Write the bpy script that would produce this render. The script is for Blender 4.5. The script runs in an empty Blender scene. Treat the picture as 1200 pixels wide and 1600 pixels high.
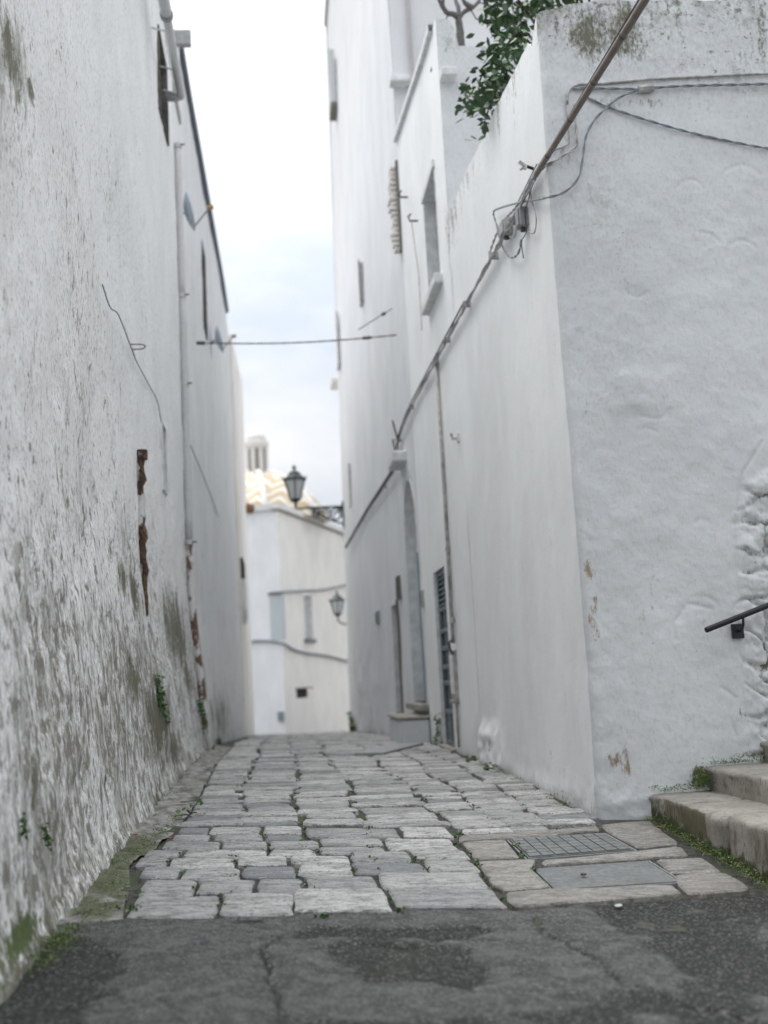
import bpy, math, random
import numpy as np
from mathutils import Vector, Matrix

random.seed(7); rng = np.random.default_rng(7)
S = bpy.context.scene
COL = S.collection
EZ = 1.0                                    # eye height above the world's zero

# ------------------------------------------------------------------ camera
F, CX, CY = 1800.0, 600.0, 800.0            # focal length in photo pixels, principal point
Dv = np.array([-160., -267., F]); Dv /= np.linalg.norm(Dv)     # alley direction seen from the camera
Uv = np.array([-.04, 1., 0.]); Uv -= Uv.dot(Dv)*Dv; Uv /= np.linalg.norm(Uv)
Rv = np.cross(Dv, Uv)
if Rv[0] < 0: Rv = -Rv
cam = bpy.data.cameras.new('camera'); camo = bpy.data.objects.new('camera', cam); COL.objects.link(camo)
m = Matrix.Identity(4)
for c in range(3):
    sg = -1 if c == 2 else 1
    for r, ax in enumerate((Rv, Dv, Uv)): m[r][c] = sg*ax[c]
m[2][3] = EZ
camo.matrix_world = m
cam.sensor_fit = 'VERTICAL'; cam.sensor_height = 56.0; cam.lens = F/1600*56
cam.clip_start = .05; cam.clip_end = 2000
cam.dof.use_dof = True; cam.dof.focus_distance = 7.0; cam.dof.aperture_fstop = 2.0
S.camera = camo

# ------------------------------------------------------------------ sky, sun, exposure
w = bpy.data.worlds.new('World'); S.world = w; w.use_nodes = True
nt = w.node_tree; nt.nodes.clear()
out = nt.nodes.new('ShaderNodeOutputWorld'); bg = nt.nodes.new('ShaderNodeBackground')
bg.inputs['Strength'].default_value = .1
sky = nt.nodes.new('ShaderNodeTexSky'); sky.sky_type = 'NISHITA'; sky.sun_disc = False
SUN = Vector((-.30, .26, .92)).normalized()
sky.sun_elevation = math.asin(SUN.z); sky.sun_rotation = math.atan2(SUN.x, SUN.y)
tc = nt.nodes.new('ShaderNodeTexCoord'); mp = nt.nodes.new('ShaderNodeMapping'); mp.inputs['Scale'].default_value = (1, 1, 2.2)
mp.inputs['Location'].default_value = (.35, .1, .2)
no = nt.nodes.new('ShaderNodeTexNoise'); no.inputs['Scale'].default_value = 3.4; no.inputs['Detail'].default_value = 7; no.inputs['Roughness'].default_value = .55
rp = nt.nodes.new('ShaderNodeValToRGB'); e = rp.color_ramp.elements
e[0].position = .36; e[0].color = (.70, .755, .825, 1); e[1].position = .60; e[1].color = (1, .985, .975, 1)
vm = nt.nodes.new('ShaderNodeVectorMath'); vm.operation = 'SCALE'; 
mx = nt.nodes.new('ShaderNodeMix'); mx.data_type = 'RGBA'; mx.inputs['Factor'].default_value = .9
L = nt.links.new
L(tc.outputs['Generated'], mp.inputs['Vector']); L(mp.outputs['Vector'], no.inputs['Vector']); L(no.outputs[0], rp.inputs['Fac'])
sx = nt.nodes.new('ShaderNodeSeparateXYZ'); mr = nt.nodes.new('ShaderNodeMapRange')      # overcast: brighter overhead than at the horizon
mr.inputs['To Min'].default_value = 3.6; mr.inputs['To Max'].default_value = 12.6
L(tc.outputs['Generated'], sx.inputs[0]); L(sx.outputs['Z'], mr.inputs['Value']); L(mr.outputs[0], vm.inputs['Scale'])
L(rp.outputs['Color'], vm.inputs[0]); L(sky.outputs['Color'], mx.inputs['A']); L(vm.outputs[0], mx.inputs['B'])
L(mx.outputs['Result'], bg.inputs['Color']); L(bg.outputs['Background'], out.inputs['Surface'])
sl = bpy.data.lights.new('sun', 'SUN'); sl.energy = 1.5; sl.angle = math.radians(55); sl.color = (1, .965, .92)
so = bpy.data.objects.new('sun', sl); COL.objects.link(so)
so.rotation_euler = SUN.to_track_quat('Z', 'Y').to_euler(); so.location = (6, -4, 14)
V = S.view_settings
V.view_transform = 'Standard'; V.look = 'None'; V.gamma = 1; V.exposure = .94; V.use_curve_mapping = False
S.render.engine = 'CYCLES'
S.cycles.max_bounces = 8; S.cycles.diffuse_bounces = 6

# ------------------------------------------------------------------ pixels to points
def ray(px, py):
    c = np.array([px-CX, CY-py, F]); return np.array([c@Rv, c@Dv, c@Uv])
def onX(px, py, X): r = ray(px, py)*X/ray(px, py)[0]; return np.array([r[0], r[1], r[2]+EZ])
def onY(px, py, Y): r = ray(px, py)*Y/ray(px, py)[1]; return np.array([r[0], r[1], r[2]+EZ])
GY = [-30, 0, 3, 4.5, 6, 7.5, 9.5, 12, 15, 18, 24, 35, 50, 70, 120]
GZ = [-1.9, -1.14, -1.03, -.97, -.93, -.89, -.83, -.795, -.80, -.86, -1.07, -1.48, -2.1, -2.8, -3.5]
def gz(X, Y):
    X = np.asarray(X, float); Y = np.asarray(Y, float)
    c = np.interp(Y, [0, 4, 5.6, 7.6, 12, 20, 30], [.05, .06, .055, .032, .036, .035, .02])
    return np.interp(Y, GY, GZ) - c*np.clip(X+1, -2, 5) + EZ
def onG(px, py):
    z = .1
    for _ in range(25):
        r = ray(px, py); k = (z-EZ)/r[2]; p = r*k; z = .5*z+.5*float(gz(p[0], p[1]))
    return np.array([p[0], p[1], z])

# ------------------------------------------------------------------ value noise
def hsh(i, j, s):
    n = (i.astype(np.int64)*374761393 + j.astype(np.int64)*668265263 + s*974711) & 0x7fffffff
    n = ((n ^ (n >> 13))*1274126177) & 0x7fffffff
    return ((n ^ (n >> 16)) & 0xffff)/65535.0
def vn(x, y, s=0):
    x = np.asarray(x, float); y = np.asarray(y, float)
    i = np.floor(x); j = np.floor(y); u = x-i; v = y-j; u = u*u*(3-2*u); v = v*v*(3-2*v)
    a = hsh(i, j, s); b = hsh(i+1, j, s); c = hsh(i, j+1, s); d = hsh(i+1, j+1, s)
    return (a*(1-u)+b*u)*(1-v)+(c*(1-u)+d*u)*v
def fbm(x, y, s=0, o=4):
    t = 0; a = .5
    for k in range(o): t = t+a*(vn(x*2**k, y*2**k, s+k)*2-1); a *= .5
    return t
def sstep(a, b, x): t = np.clip((x-a)/(b-a), 0, 1); return t*t*(3-2*t)
def voro(x, y, s=0):
    i = np.floor(x); j = np.floor(y); d1 = np.full(np.shape(x), 9.); d2 = d1.copy(); idv = np.zeros(np.shape(x))
    for di in (-1, 0, 1):
        for dj in (-1, 0, 1):
            cx = i+di+.15+.7*hsh(i+di, j+dj, s); cy = j+dj+.15+.7*hsh(i+di, j+dj, s+5)
            d = np.hypot(x-cx, y-cy); h = hsh(i+di, j+dj, s+9)
            n = d < d1
            d2 = np.where(n, d1, np.minimum(d2, d)); idv = np.where(n, h, idv); d1 = np.where(n, d, d1)
    return d1, d2, idv

# ------------------------------------------------------------------ objects
def tag(o, label=None, cat=None, group=None, kind=None):
    if label: o['label'] = label
    if cat: o['category'] = cat
    if group: o['group'] = group
    if kind: o['kind'] = kind
    return o
def empty(name, loc, label, cat, group=None):
    o = bpy.data.objects.new(name, None); COL.objects.link(o); o.location = [float(v) for v in loc]; o.empty_display_size = .2
    return tag(o, label, cat, group)
def ob(name, verts, faces, mat, parent=None, smooth=False, attrs=None):
    me = bpy.data.meshes.new(name)
    me.from_pydata([tuple(map(float, v)) for v in verts], [], faces); me.update()
    if mat: me.materials.append(mat)
    if smooth: me.polygons.foreach_set('use_smooth', [True]*len(me.polygons))
    if attrs:
        for k, a in attrs.items():
            at = me.attributes.new(k, 'FLOAT', 'POINT'); at.data.foreach_set('value', np.asarray(a, dtype=np.float32).ravel())
    o = bpy.data.objects.new(name, me); COL.objects.link(o)
    if parent is not None:
        o.parent = parent; o.matrix_parent_inverse = Matrix.Translation(-Vector(parent.location)) if parent.parent is None else Matrix.Translation(-Vector(parent.parent.location)) if False else (Matrix.Translation(-parent_loc(parent)))
    return o
def parent_loc(p):
    v = Vector(p.location)
    if p.parent is not None: v = Vector((0, 0, 0))        # parts keep world coordinates in their meshes
    return v
class MB:
    def __init__(s): s.v = []; s.f = []
    def add(s, vs, fs):
        b = len(s.v); s.v += [tuple(map(float, q)) for q in vs]; s.f += [tuple(i+b for i in f) for f in fs]; return s
    def box(s, lo, hi, c=0):
        x0, y0, z0 = lo; x1, y1, z1 = hi
        if c <= 0:
            return s.add([(x0,y0,z0),(x1,y0,z0),(x1,y1,z0),(x0,y1,z0),(x0,y0,z1),(x1,y0,z1),(x1,y1,z1),(x0,y1,z1)],
                  [(0,3,2,1),(4,5,6,7),(0,1,5,4),(1,2,6,5),(2,3,7,6),(3,0,4,7)])
        vs = []; ix = {}
        for i, X in enumerate((x0, x1)):
            for j, Y in enumerate((y0, y1)):
                for k, Z in enumerate((z0, z1)):
                    sx, sy, sz = 1-2*i, 1-2*j, 1-2*k
                    for a in range(3):
                        p = [X+sx*c, Y+sy*c, Z+sz*c]; p[a] = (X, Y, Z)[a]
                        ix[(i, j, k, a)] = len(vs); vs.append(p)
        fs = []
        for a in range(3):
            for q in (0, 1):
                o1, o2 = [t for t in range(3) if t != a]
                r = []
                for u, v in ((0,0),(1,0),(1,1),(0,1)):
                    key = [0,0,0]; key[a] = q; key[o1] = u; key[o2] = v; r.append(ix[(*key, a)])
                fs.append(tuple(r))
        for a in range(3):
            o1, o2 = [t for t in range(3) if t != a]
            for u in (0, 1):
                for v in (0, 1):
                    k0 = [0,0,0]; k1 = [0,0,0]; k0[o1] = k1[o1] = u; k0[o2] = k1[o2] = v; k1[a] = 1
                    fs.append((ix[(*k0, o1)], ix[(*k0, o2)], ix[(*k1, o2)], ix[(*k1, o1)]))
        for i in (0, 1):
            for j in (0, 1):
                for k in (0, 1): fs.append((ix[(i,j,k,0)], ix[(i,j,k,1)], ix[(i,j,k,2)]))
        return s.add(vs, fs)
    def tube(s, pts, r, seg=6, cap=True):
        P = [Vector(p) for p in pts]; n = len(P); rr = r if hasattr(r, '__len__') else [r]*n
        vs = []; fs = []; prev = None
        for i in range(n):
            t = (P[min(i+1, n-1)]-P[max(i-1, 0)])
            if t.length < 1e-9: t = Vector((0, 0, 1))
            t.normalize()
            if prev is None:
                a = Vector((0, 0, 1)) if abs(t.z) < .9 else Vector((1, 0, 0)); u = t.cross(a).normalized()
            else:
                u = prev-t*prev.dot(t); u = u.normalized() if u.length > 1e-6 else t.orthogonal().normalized()
            prev = u; v = t.cross(u)
            for k in range(seg):
                q = 2*math.pi*k/seg; vs.append(P[i]+(u*math.cos(q)+v*math.sin(q))*rr[i])
        for i in range(n-1):
            for k in range(seg):
                k2 = (k+1) % seg; fs.append((i*seg+k, i*seg+k2, (i+1)*seg+k2, (i+1)*seg+k))
        if cap: fs += [tuple(range(seg-1, -1, -1)), tuple((n-1)*seg+k for k in range(seg))]
        return s.add(vs, fs)
    def lathe(s, c, prof, seg=12, ph=0):
        vs = []; fs = []
        for r, z in prof:
            for k in range(seg):
                a = 2*math.pi*k/seg+ph; vs.append((c[0]+r*math.cos(a), c[1]+r*math.sin(a), c[2]+z))
        for i in range(len(prof)-1):
            for k in range(seg):
                k2 = (k+1) % seg; fs.append((i*seg+k, i*seg+k2, (i+1)*seg+k2, (i+1)*seg+k))
        fs += [tuple(range(seg-1, -1, -1)), tuple((len(prof)-1)*seg+k for k in range(seg))]
        return s.add(vs, fs)
    def quad(s, a, b, c, d): return s.add([a, b, c, d], [(0, 1, 2, 3)])
    def build(s, name, mat, parent=None, smooth=False): return ob(name, s.v, s.f, mat, parent, smooth)
def cat(P, n=6):
    P = [np.asarray(p, float) for p in P]; P = [2*P[0]-P[1]]+P+[2*P[-1]-P[-2]]; o = []
    for i in range(1, len(P)-2):
        a, b, c, d = P[i-1:i+3]
        for k in range(n):
            t = k/n; o.append(.5*(2*b+(c-a)*t+(2*a-5*b+4*c-d)*t*t+(3*b-a-3*c+d)*t**3))
    o.append(P[-2]); return o
def resamp(P, d):
    P = np.array(P); l = np.r_[0, np.cumsum(np.linalg.norm(np.diff(P, axis=0), axis=1))]
    t = np.linspace(0, l[-1], max(3, int(l[-1]/d))); return np.stack([np.interp(t, l, P[:, k]) for k in range(3)], 1), t
def twist(mb, P, r, strands=2, pitch=.12, step=.02, seg=5):
    Q, t = resamp(P, step); T = np.gradient(Q, axis=0); T /= np.linalg.norm(T, axis=1)[:, None]+1e-9
    up = np.array([.3, .2, .93]); A = np.cross(T, up); A /= np.linalg.norm(A, axis=1)[:, None]+1e-9; B = np.cross(T, A)
    for k in range(strands):
        q = 2*math.pi*(t/pitch+k/strands); mb.tube(Q+r*(np.cos(q)[:, None]*A+np.sin(q)[:, None]*B), r*.98, seg)

# ------------------------------------------------------------------ materials
class NT:
    def __init__(s, name, rough=.8):
        s.m = bpy.data.materials.new(name); s.m.use_nodes = True; s.t = s.m.node_tree
        s.b = s.t.nodes['Principled BSDF']; s.b.inputs['Roughness'].default_value = rough
        s.pos = s.t.nodes.new('ShaderNodeNewGeometry').outputs['Position']
    def n(s, ty): return s.t.nodes.new(ty)
    def l(s, a, b): s.t.links.new(a, b)
    def val(s, x, inp):
        if isinstance(x, (int, float)): inp.default_value = x
        elif isinstance(x, tuple): inp.default_value = x if len(x) == 4 else (*x, 1)
        else: s.l(x, inp)
    def noise(s, scale, detail=6, rough=.6, st=(1, 1, 1), off=0, dist=0):
        mp = s.n('ShaderNodeMapping'); mp.inputs['Scale'].default_value = st; mp.inputs['Location'].default_value = (off, off*.7, off*.3)
        s.l(s.pos, mp.inputs['Vector']); q = s.n('ShaderNodeTexNoise'); q.inputs['Scale'].default_value = scale
        q.inputs['Detail'].default_value = detail; q.inputs['Roughness'].default_value = rough; q.inputs['Distortion'].default_value = dist
        s.l(mp.outputs[0], q.inputs['Vector']); return q.outputs[0]
    def voro(s, scale, st=(1, 1, 1), feat='DISTANCE_TO_EDGE'):
        mp = s.n('ShaderNodeMapping'); mp.inputs['Scale'].default_value = st; s.l(s.pos, mp.inputs['Vector'])
        q = s.n('ShaderNodeTexVoronoi'); q.feature = feat; q.inputs['Scale'].default_value = scale; s.l(mp.outputs[0], q.inputs['Vector']); return q.outputs['Distance']
    def rng(s, x, a, b, c=0., d=1.):
        q = s.n('ShaderNodeMapRange'); q.interpolation_type = 'SMOOTHSTEP'; s.val(x, q.inputs['Value'])
        for k, v in zip(('From Min', 'From Max', 'To Min', 'To Max'), (a, b, c, d)): q.inputs[k].default_value = v
        return q.outputs[0]
    def math(s, op, a, b=0.):
        q = s.n('ShaderNodeMath'); q.operation = op; s.val(a, q.inputs[0]); s.val(b, q.inputs[1]); return q.outputs[0]
    def mix(s, f, a, b):
        q = s.n('ShaderNodeMix'); q.data_type = 'RGBA'; s.val(f, q.inputs['Factor']); s.val(a, q.inputs['A']); s.val(b, q.inputs['B']); return q.outputs['Result']
    def attr(s, nm): q = s.n('ShaderNodeAttribute'); q.attribute_name = nm; return q.outputs['Fac']
    def col(s, c): s.val(c, s.b.inputs['Base Color']); return s
    def bump(s, h, st=.3, d=.02):
        q = s.n('ShaderNodeBump'); q.inputs['Strength'].default_value = st; q.inputs['Distance'].default_value = d
        s.l(h, q.inputs['Height']); s.l(q.outputs[0], s.b.inputs['Normal']); return s
def simple(name, c, rough=.6, metal=0, var=.25, sc=20, bmp=.1):
    q = NT(name, rough); q.b.inputs['Metallic'].default_value = metal
    n = q.noise(sc, 5); q.col(q.mix(q.rng(n, .3, .7), c, tuple(v*(1-var) for v in c)))
    if bmp: q.bump(n, bmp, .01)
    return q.m
def plaster(name, base=(.74, .755, .765), dirt=(.50, .49, .455), peel=.55, streak=.3, sp=.69, rough=.92, bst=.35, grain=1.0, fleck=(.17, .155, .13), soft=.10, grime=.2):
    """Whitewash: uneven coats, streaky peeled patches, flecks of exposed stone; algae, rust and moss by attribute."""
    q = NT(name, rough); wear = q.attr('wear')
    big = q.noise(1.1, 4, .6, (1, 1, .6), 3)
    c = q.mix(q.rng(big, .32, .68), base, tuple(v*.90 for v in base))
    st = q.noise(4.5*grain, 7, .72, (1, 1, streak), 1.5, .5)
    s2 = q.noise(13*grain, 6, .74, (1, 1, streak*1.6), 7)
    fi = q.noise(48*grain, 3, .65, (1, 1, .6), 4)
    dcol = q.mix(q.rng(s2, .35, .65), tuple(v*.72 for v in dirt), tuple(min(v*1.15, .75) for v in dirt))
    pe = q.rng(q.math('ADD', st, q.math('ADD', q.math('MULTIPLY', wear, .17), q.math('MULTIPLY', q.math('SUBTRACT', s2, .5), .35))), peel, peel+soft+.06)
    c = q.mix(q.math('MULTIPLY', pe, .85), c, dcol)
    gr = q.rng(q.math('ADD', fi, q.math('MULTIPLY', wear, .12)), .50, .72, 0, grime)
    c = q.mix(gr, c, tuple(v*.55 for v in dirt))
    p2 = q.rng(q.math('ADD', s2, q.math('MULTIPLY', wear, .13)), sp, sp+.07)
    c = q.mix(q.math('MULTIPLY', p2, .85), c, fleck)
    an = q.math('ADD', q.math('MULTIPLY', q.noise(6, 6, .78, (1, 1, .22), 12), .7), q.math('MULTIPLY', fi, .3))
    al = q.rng(q.math('ADD', q.math('MULTIPLY', q.attr('algae'), .34), an), .60, .76)
    c = q.mix(q.math('MULTIPLY', al, .93), c, q.mix(s2, (.06, .068, .034), (.16, .145, .10)))
    ru = q.rng(q.math('ADD', q.math('MULTIPLY', q.attr('rust'), .6), q.noise(16, 5, .7, (1, 1, .5), 21)), .84, .99)
    c = q.mix(ru, c, q.mix(fi, (.40, .32, .235), (.22, .16, .105)))
    mo = q.rng(q.math('ADD', q.math('MULTIPLY', q.attr('moss'), .62), q.math('ADD', q.math('MULTIPLY', s2, .5), q.math('MULTIPLY', fi, .5))), .82, .98)
    c = q.mix(mo, c, q.mix(fi, (.045, .08, .02), (.11, .14, .05)))
    q.col(c)
    h = q.math('ADD', q.math('MULTIPLY', s2, .5), q.math('SUBTRACT', q.math('MULTIPLY', fi, .35), q.math('MULTIPLY', pe, .12)))
    return q.bump(h, bst, .03).m
M = {}
M['wall_left'] = plaster('rough_whitewash', (.86, .865, .865), (.42, .42, .385), peel=.60, sp=.62, bst=.45, grime=.52, streak=.4)
M['wall_left2'] = plaster('streaked_whitewash', (.84, .85, .85), (.48, .46, .43), peel=.60, sp=.67, bst=.4, grime=.25)
M['cream'] = plaster('cream_whitewash', (.86, .835, .79), (.55, .47, .38), peel=.70, sp=.8, grime=.1)
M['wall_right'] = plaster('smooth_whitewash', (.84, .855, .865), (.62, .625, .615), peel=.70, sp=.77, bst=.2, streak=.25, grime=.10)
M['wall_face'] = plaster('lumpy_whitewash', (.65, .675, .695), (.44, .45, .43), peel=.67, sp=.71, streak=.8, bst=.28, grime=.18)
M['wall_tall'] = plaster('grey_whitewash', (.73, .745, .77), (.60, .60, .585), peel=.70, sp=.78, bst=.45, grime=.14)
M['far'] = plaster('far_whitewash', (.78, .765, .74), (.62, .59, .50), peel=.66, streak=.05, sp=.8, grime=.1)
M['far_shade'] = plaster('far_shaded_whitewash', (.79, .815, .85), (.62, .63, .62), peel=.66, streak=.1, sp=.78, grime=.1)  # copy of the far whitewash with bluish shade put into its colour
M['jamb'] = simple('reveal_plaster', (.76, .77, .775), .9, sc=8)
M['dark'] = simple('dark_interior', (.035, .035, .035), .9)
M['shutter'] = simple('weathered_shutter', (.20, .19, .17), .8)
M['darkjamb'] = simple('dark_reveal', (.17, .165, .15), .9, var=.5, sc=9)  # dark brown-grey for the reveals of the left windows
M['greyblue'] = simple('blue_grey_paint', (.30, .36, .40), .55, var=.2)
M['paleblue'] = simple('pale_blue_shutter', (.50, .56, .60), .7, var=.15)
M['door_paint'] = simple('door_grey_paint', (.16, .20, .225), .5, var=.3)
M['glass'] = simple('dull_glass', (.09, .095, .10), .12, var=.3, bmp=0)
M['curtain'] = simple('pale_curtain', (.42, .41, .39), .9)
M['pvc'] = simple('grey_white_pvc', (.60, .615, .625), .5, var=.12)
M['pvcpink'] = simple('white_painted_pipe', (.64, .63, .64), .6, var=.1)
M['gutter'] = simple('blue_grey_gutter', (.10, .115, .15), .5)
M['iron'] = simple('black_iron', (.018, .02, .023), .42, .3, bmp=.05)
M['lampiron'] = simple('green_black_iron', (.022, .034, .038), .5, .2)
M['lampglass'] = simple('frosted_glass', (.62, .65, .66), .35, bmp=0)
M['cable'] = simple('grey_cable', (.27, .30, .33), .6, var=.35, sc=30)
M['cablewhite'] = simple('whitewashed_cable', (.50, .49, .475), .8, var=.5, sc=14)
M['cabledark'] = simple('dark_cable', (.07, .068, .066), .6)
M['cablebrown'] = simple('brown_cable', (.20, .165, .14), .6, var=.3, sc=9)
M['boxgrey'] = simple('grey_plastic_box', (.42, .43, .42), .6)
M['metalgrey'] = simple('grey_metal', (.33, .34, .35), .5, .4)
M['dish'] = simple('pale_blue_enamel', (.52, .62, .70), .5)
M['yellow'] = simple('ochre_plastic', (.45, .27, .06), .6)
M['terracotta'] = simple('terracotta', (.30, .15, .09), .85)
M['bark'] = simple('grey_bark', (.16, .15, .145), .9, var=.4, sc=30, bmp=.4)
M['twig'] = simple('dark_twig', (.07, .055, .045), .9)
M['bluepaint'] = simple('blue_paint', (.10, .22, .34), .5)
M['paper'] = simple('white_scrap', (.5, .52, .52), .8, bmp=0)
M['deadleaf'] = simple('dead_leaf', (.32, .12, .04), .8, bmp=0)
# corroded pipe
q = NT('corroded_pipe', .95); a = q.noise(9, 8, .7, (1, 1, .6)); b = q.noise(40, 6)
c = q.mix(q.rng(a, .4, .62), (.05, .03, .02), (.17, .10, .06)); c = q.mix(q.rng(b, .52, .6), c, (.03, .025, .022))
c = q.mix(q.rng(q.noise(6, 7, .7, (1, 1, .4), 3), .53, .57), c, (.62, .62, .61)); q.col(c); M['corroded'] = q.bump(b, .8, .02).m
q = NT('half_corroded_pipe', .9); c = q.mix(q.rng(q.noise(7, 7, .7, (1, 1, .5), 3), .46, .5), (.16, .10, .065), (.70, .69, .68)); q.col(c); M['halfrust'] = q.bump(q.noise(30), .5, .02).m
# leaves
def leafmat(name, c1, c2):
    q = NT(name, .45); oi = q.n('ShaderNodeObjectInfo').outputs['Random']; g = q.n('ShaderNodeNewGeometry').outputs['Random Per Island']
    q.col(q.mix(q.math('FRACT', q.math('ADD', oi, g)), c1, c2)); q.b.inputs['Subsurface Weight'].default_value = 0
    return q.m
M['leaf'] = leafmat('citrus_leaf', (.022, .062, .022), (.055, .115, .035))
M['weed'] = leafmat('weed_leaf', (.035, .095, .022), (.075, .15, .04))
M['mossgreen'] = leafmat('moss', (.055, .11, .018), (.14, .19, .045))
# paving stone
def stonemat(name, c1, c2, c3, moss=True):
    q = NT(name, .62); oi = q.n('ShaderNodeObjectInfo').outputs['Random']; g = q.n('ShaderNodeNewGeometry').outputs['Random Per Island']
    r = q.math('FRACT', q.math('ADD', oi, q.math('MULTIPLY', g, .97)))
    c = q.mix(q.rng(r, .05, .85), c1, c2)
    c = q.mix(q.rng(q.math('FRACT', q.math('MULTIPLY', r, 7.31)), .86, .9), c, c3)
    n1 = q.noise(5, 5, .7, (1, 2.2, 1)); n2 = q.noise(20, 6, .78, (.55, 1.9, 1), 5); n3 = q.noise(60, 3, .7)
    c = q.mix(q.rng(n1, .42, .66, 0, .7), c, tuple(v*.58 for v in c1))
    c = q.mix(q.rng(n2, .52, .62, 0, .9), c, (.125, .125, .12))
    c = q.mix(q.rng(n2, .46, .34, 0, .55), c, (.60, .60, .58))
    c = q.mix(q.rng(n3, .55, .63, 0, .75), c, (.10, .10, .095))
    q.col(c)
    q.val(q.rng(n1, .3, .7, .5, .75), q.b.inputs['Roughness'])
    return q.bump(q.math('ADD', q.math('MULTIPLY', n2, .6), q.math('ADD', q.math('MULTIPLY', n3, .2), n1)), .8, .03).m
M['stone'] = stonemat('limestone_paver', (.34, .345, .345), (.56, .56, .55), (.22, .235, .245))
M['stone_pink'] = stonemat('pinkish_limestone', (.27, .255, .235), (.35, .333, .308), (.25, .24, .23))
q = NT('joint_soil', .95); n = q.noise(18, 8, .7); c = q.mix(q.rng(n, .35, .65), (.03, .03, .026), (.09, .088, .08))
c = q.mix(q.rng(q.noise(3.5, 6, .7, off=4), .5, .62), c, (.055, .075, .03)); q.col(c); M['joint'] = q.bump(n, .7, .02).m
q = NT('old_cement', .9); n = q.noise(9, 9, .7); n2 = q.noise(50, 5)
c = q.mix(q.rng(n, .35, .65), (.36, .36, .345), (.13, .13, .118)); c = q.mix(q.rng(n2, .58, .7, 0, .7), c, (.09, .085, .075))
mo = q.rng(q.math('ADD', q.math('MULTIPLY', q.attr('moss'), .6), q.noise(7, 8, .75, off=31)), .74, 1.02)
c = q.mix(q.math('MULTIPLY', mo, .85), c, q.mix(q.rng(q.noise(45, 5, .7), .35, .65), (.035, .05, .016), (.11, .125, .055))); q.col(c); M['cement'] = q.bump(q.math('ADD', n, q.math('MULTIPLY', n2, .4)), .6, .03).m
q = NT('cover_concrete', .75); n = q.noise(30, 7); c = q.mix(q.rng(n, .3, .7), (.12, .13, .132), (.20, .21, .212)); c = q.mix(q.rng(q.noise(4, 6, .7), .45, .7, 0, .6), c, (.10, .105, .095)); q.col(c); M['cover'] = q.bump(n, .25, .01).m
q = NT('step_stone', .8); n = q.noise(5, 8, .7, (1, 1, .5)); n2 = q.noise(30, 7, .7, (1, 1, .6))
c = q.mix(q.rng(n, .3, .7), (.36, .338, .305), (.25, .237, .212)); c = q.mix(q.rng(n2, .52, .64, 0, .8), c, (.15, .14, .12))
al = q.rng(q.math('ADD', q.math('MULTIPLY', q.attr('algae'), .6), q.noise(9, 8, .75, (1, 1, .22), 8)), .64, .86)
c = q.mix(al, c, (.12, .105, .062)); mo = q.rng(q.math('ADD', q.math('MULTIPLY', q.attr('moss'), .65), q.noise(11, 8, .75, (1, 1, .5), 18)), .82, .95)
c = q.mix(mo, c, (.055, .07, .02)); q.col(c); M['step'] = q.bump(q.math('ADD', n2, q.math('MULTIPLY', q.noise(80, 4), .4)), .5, .02).m
# asphalt
q = NT('worn_asphalt', .85); ag = q.noise(75, 4, .75); ch = q.voro(70, feat='F1')
bigm = q.attr('worn')
c = q.mix(bigm, (.022, .026, .023), (.148, .157, .152)); mid = q.noise(9, 7, .75, off=6); c = q.mix(q.rng(mid, .40, .62, .75, 0), c, (.03, .032, .03)); c = q.mix(q.rng(ag, .54, .66, 0, .75), c, (.24, .24, .235))
c = q.mix(q.rng(ag, .44, .32, 0, .6), c, (.03, .03, .028)); c = q.mix(q.rng(q.noise(2.2, 8, .7, off=8), .5, .72, 0, .5), c, (.055, .065, .045))
vv = q.n('ShaderNodeTexVoronoi'); vv.inputs['Scale'].default_value = 105; q.l(q.pos, vv.inputs['Vector']); sv = q.n('ShaderNodeSeparateColor'); q.l(vv.outputs['Color'], sv.inputs[0])
c = q.mix(q.math('MULTIPLY', q.rng(sv.outputs[0], .86, .90), .5), c, (.30, .30, .285)); c = q.mix(q.math('MULTIPLY', q.rng(sv.outputs[1], .84, .88), .5), c, (.02, .022, .02))
q.col(c); q.val(q.rng(bigm, 0, 1, .9, .7), q.b.inputs['Roughness'])
M['asphalt'] = q.bump(q.math('ADD', q.math('MULTIPLY', ag, .8), ch), 1.0, .02).m
q = NT('earth', .95); q.col(q.mix(q.noise(2), (.12, .11, .09), (.2, .19, .17))); M['earth'] = q.m
q = NT('roof_deck', .9); q.col(q.mix(q.noise(2), (.45, .44, .42), (.55, .54, .52))); M['deck'] = q.m

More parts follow.
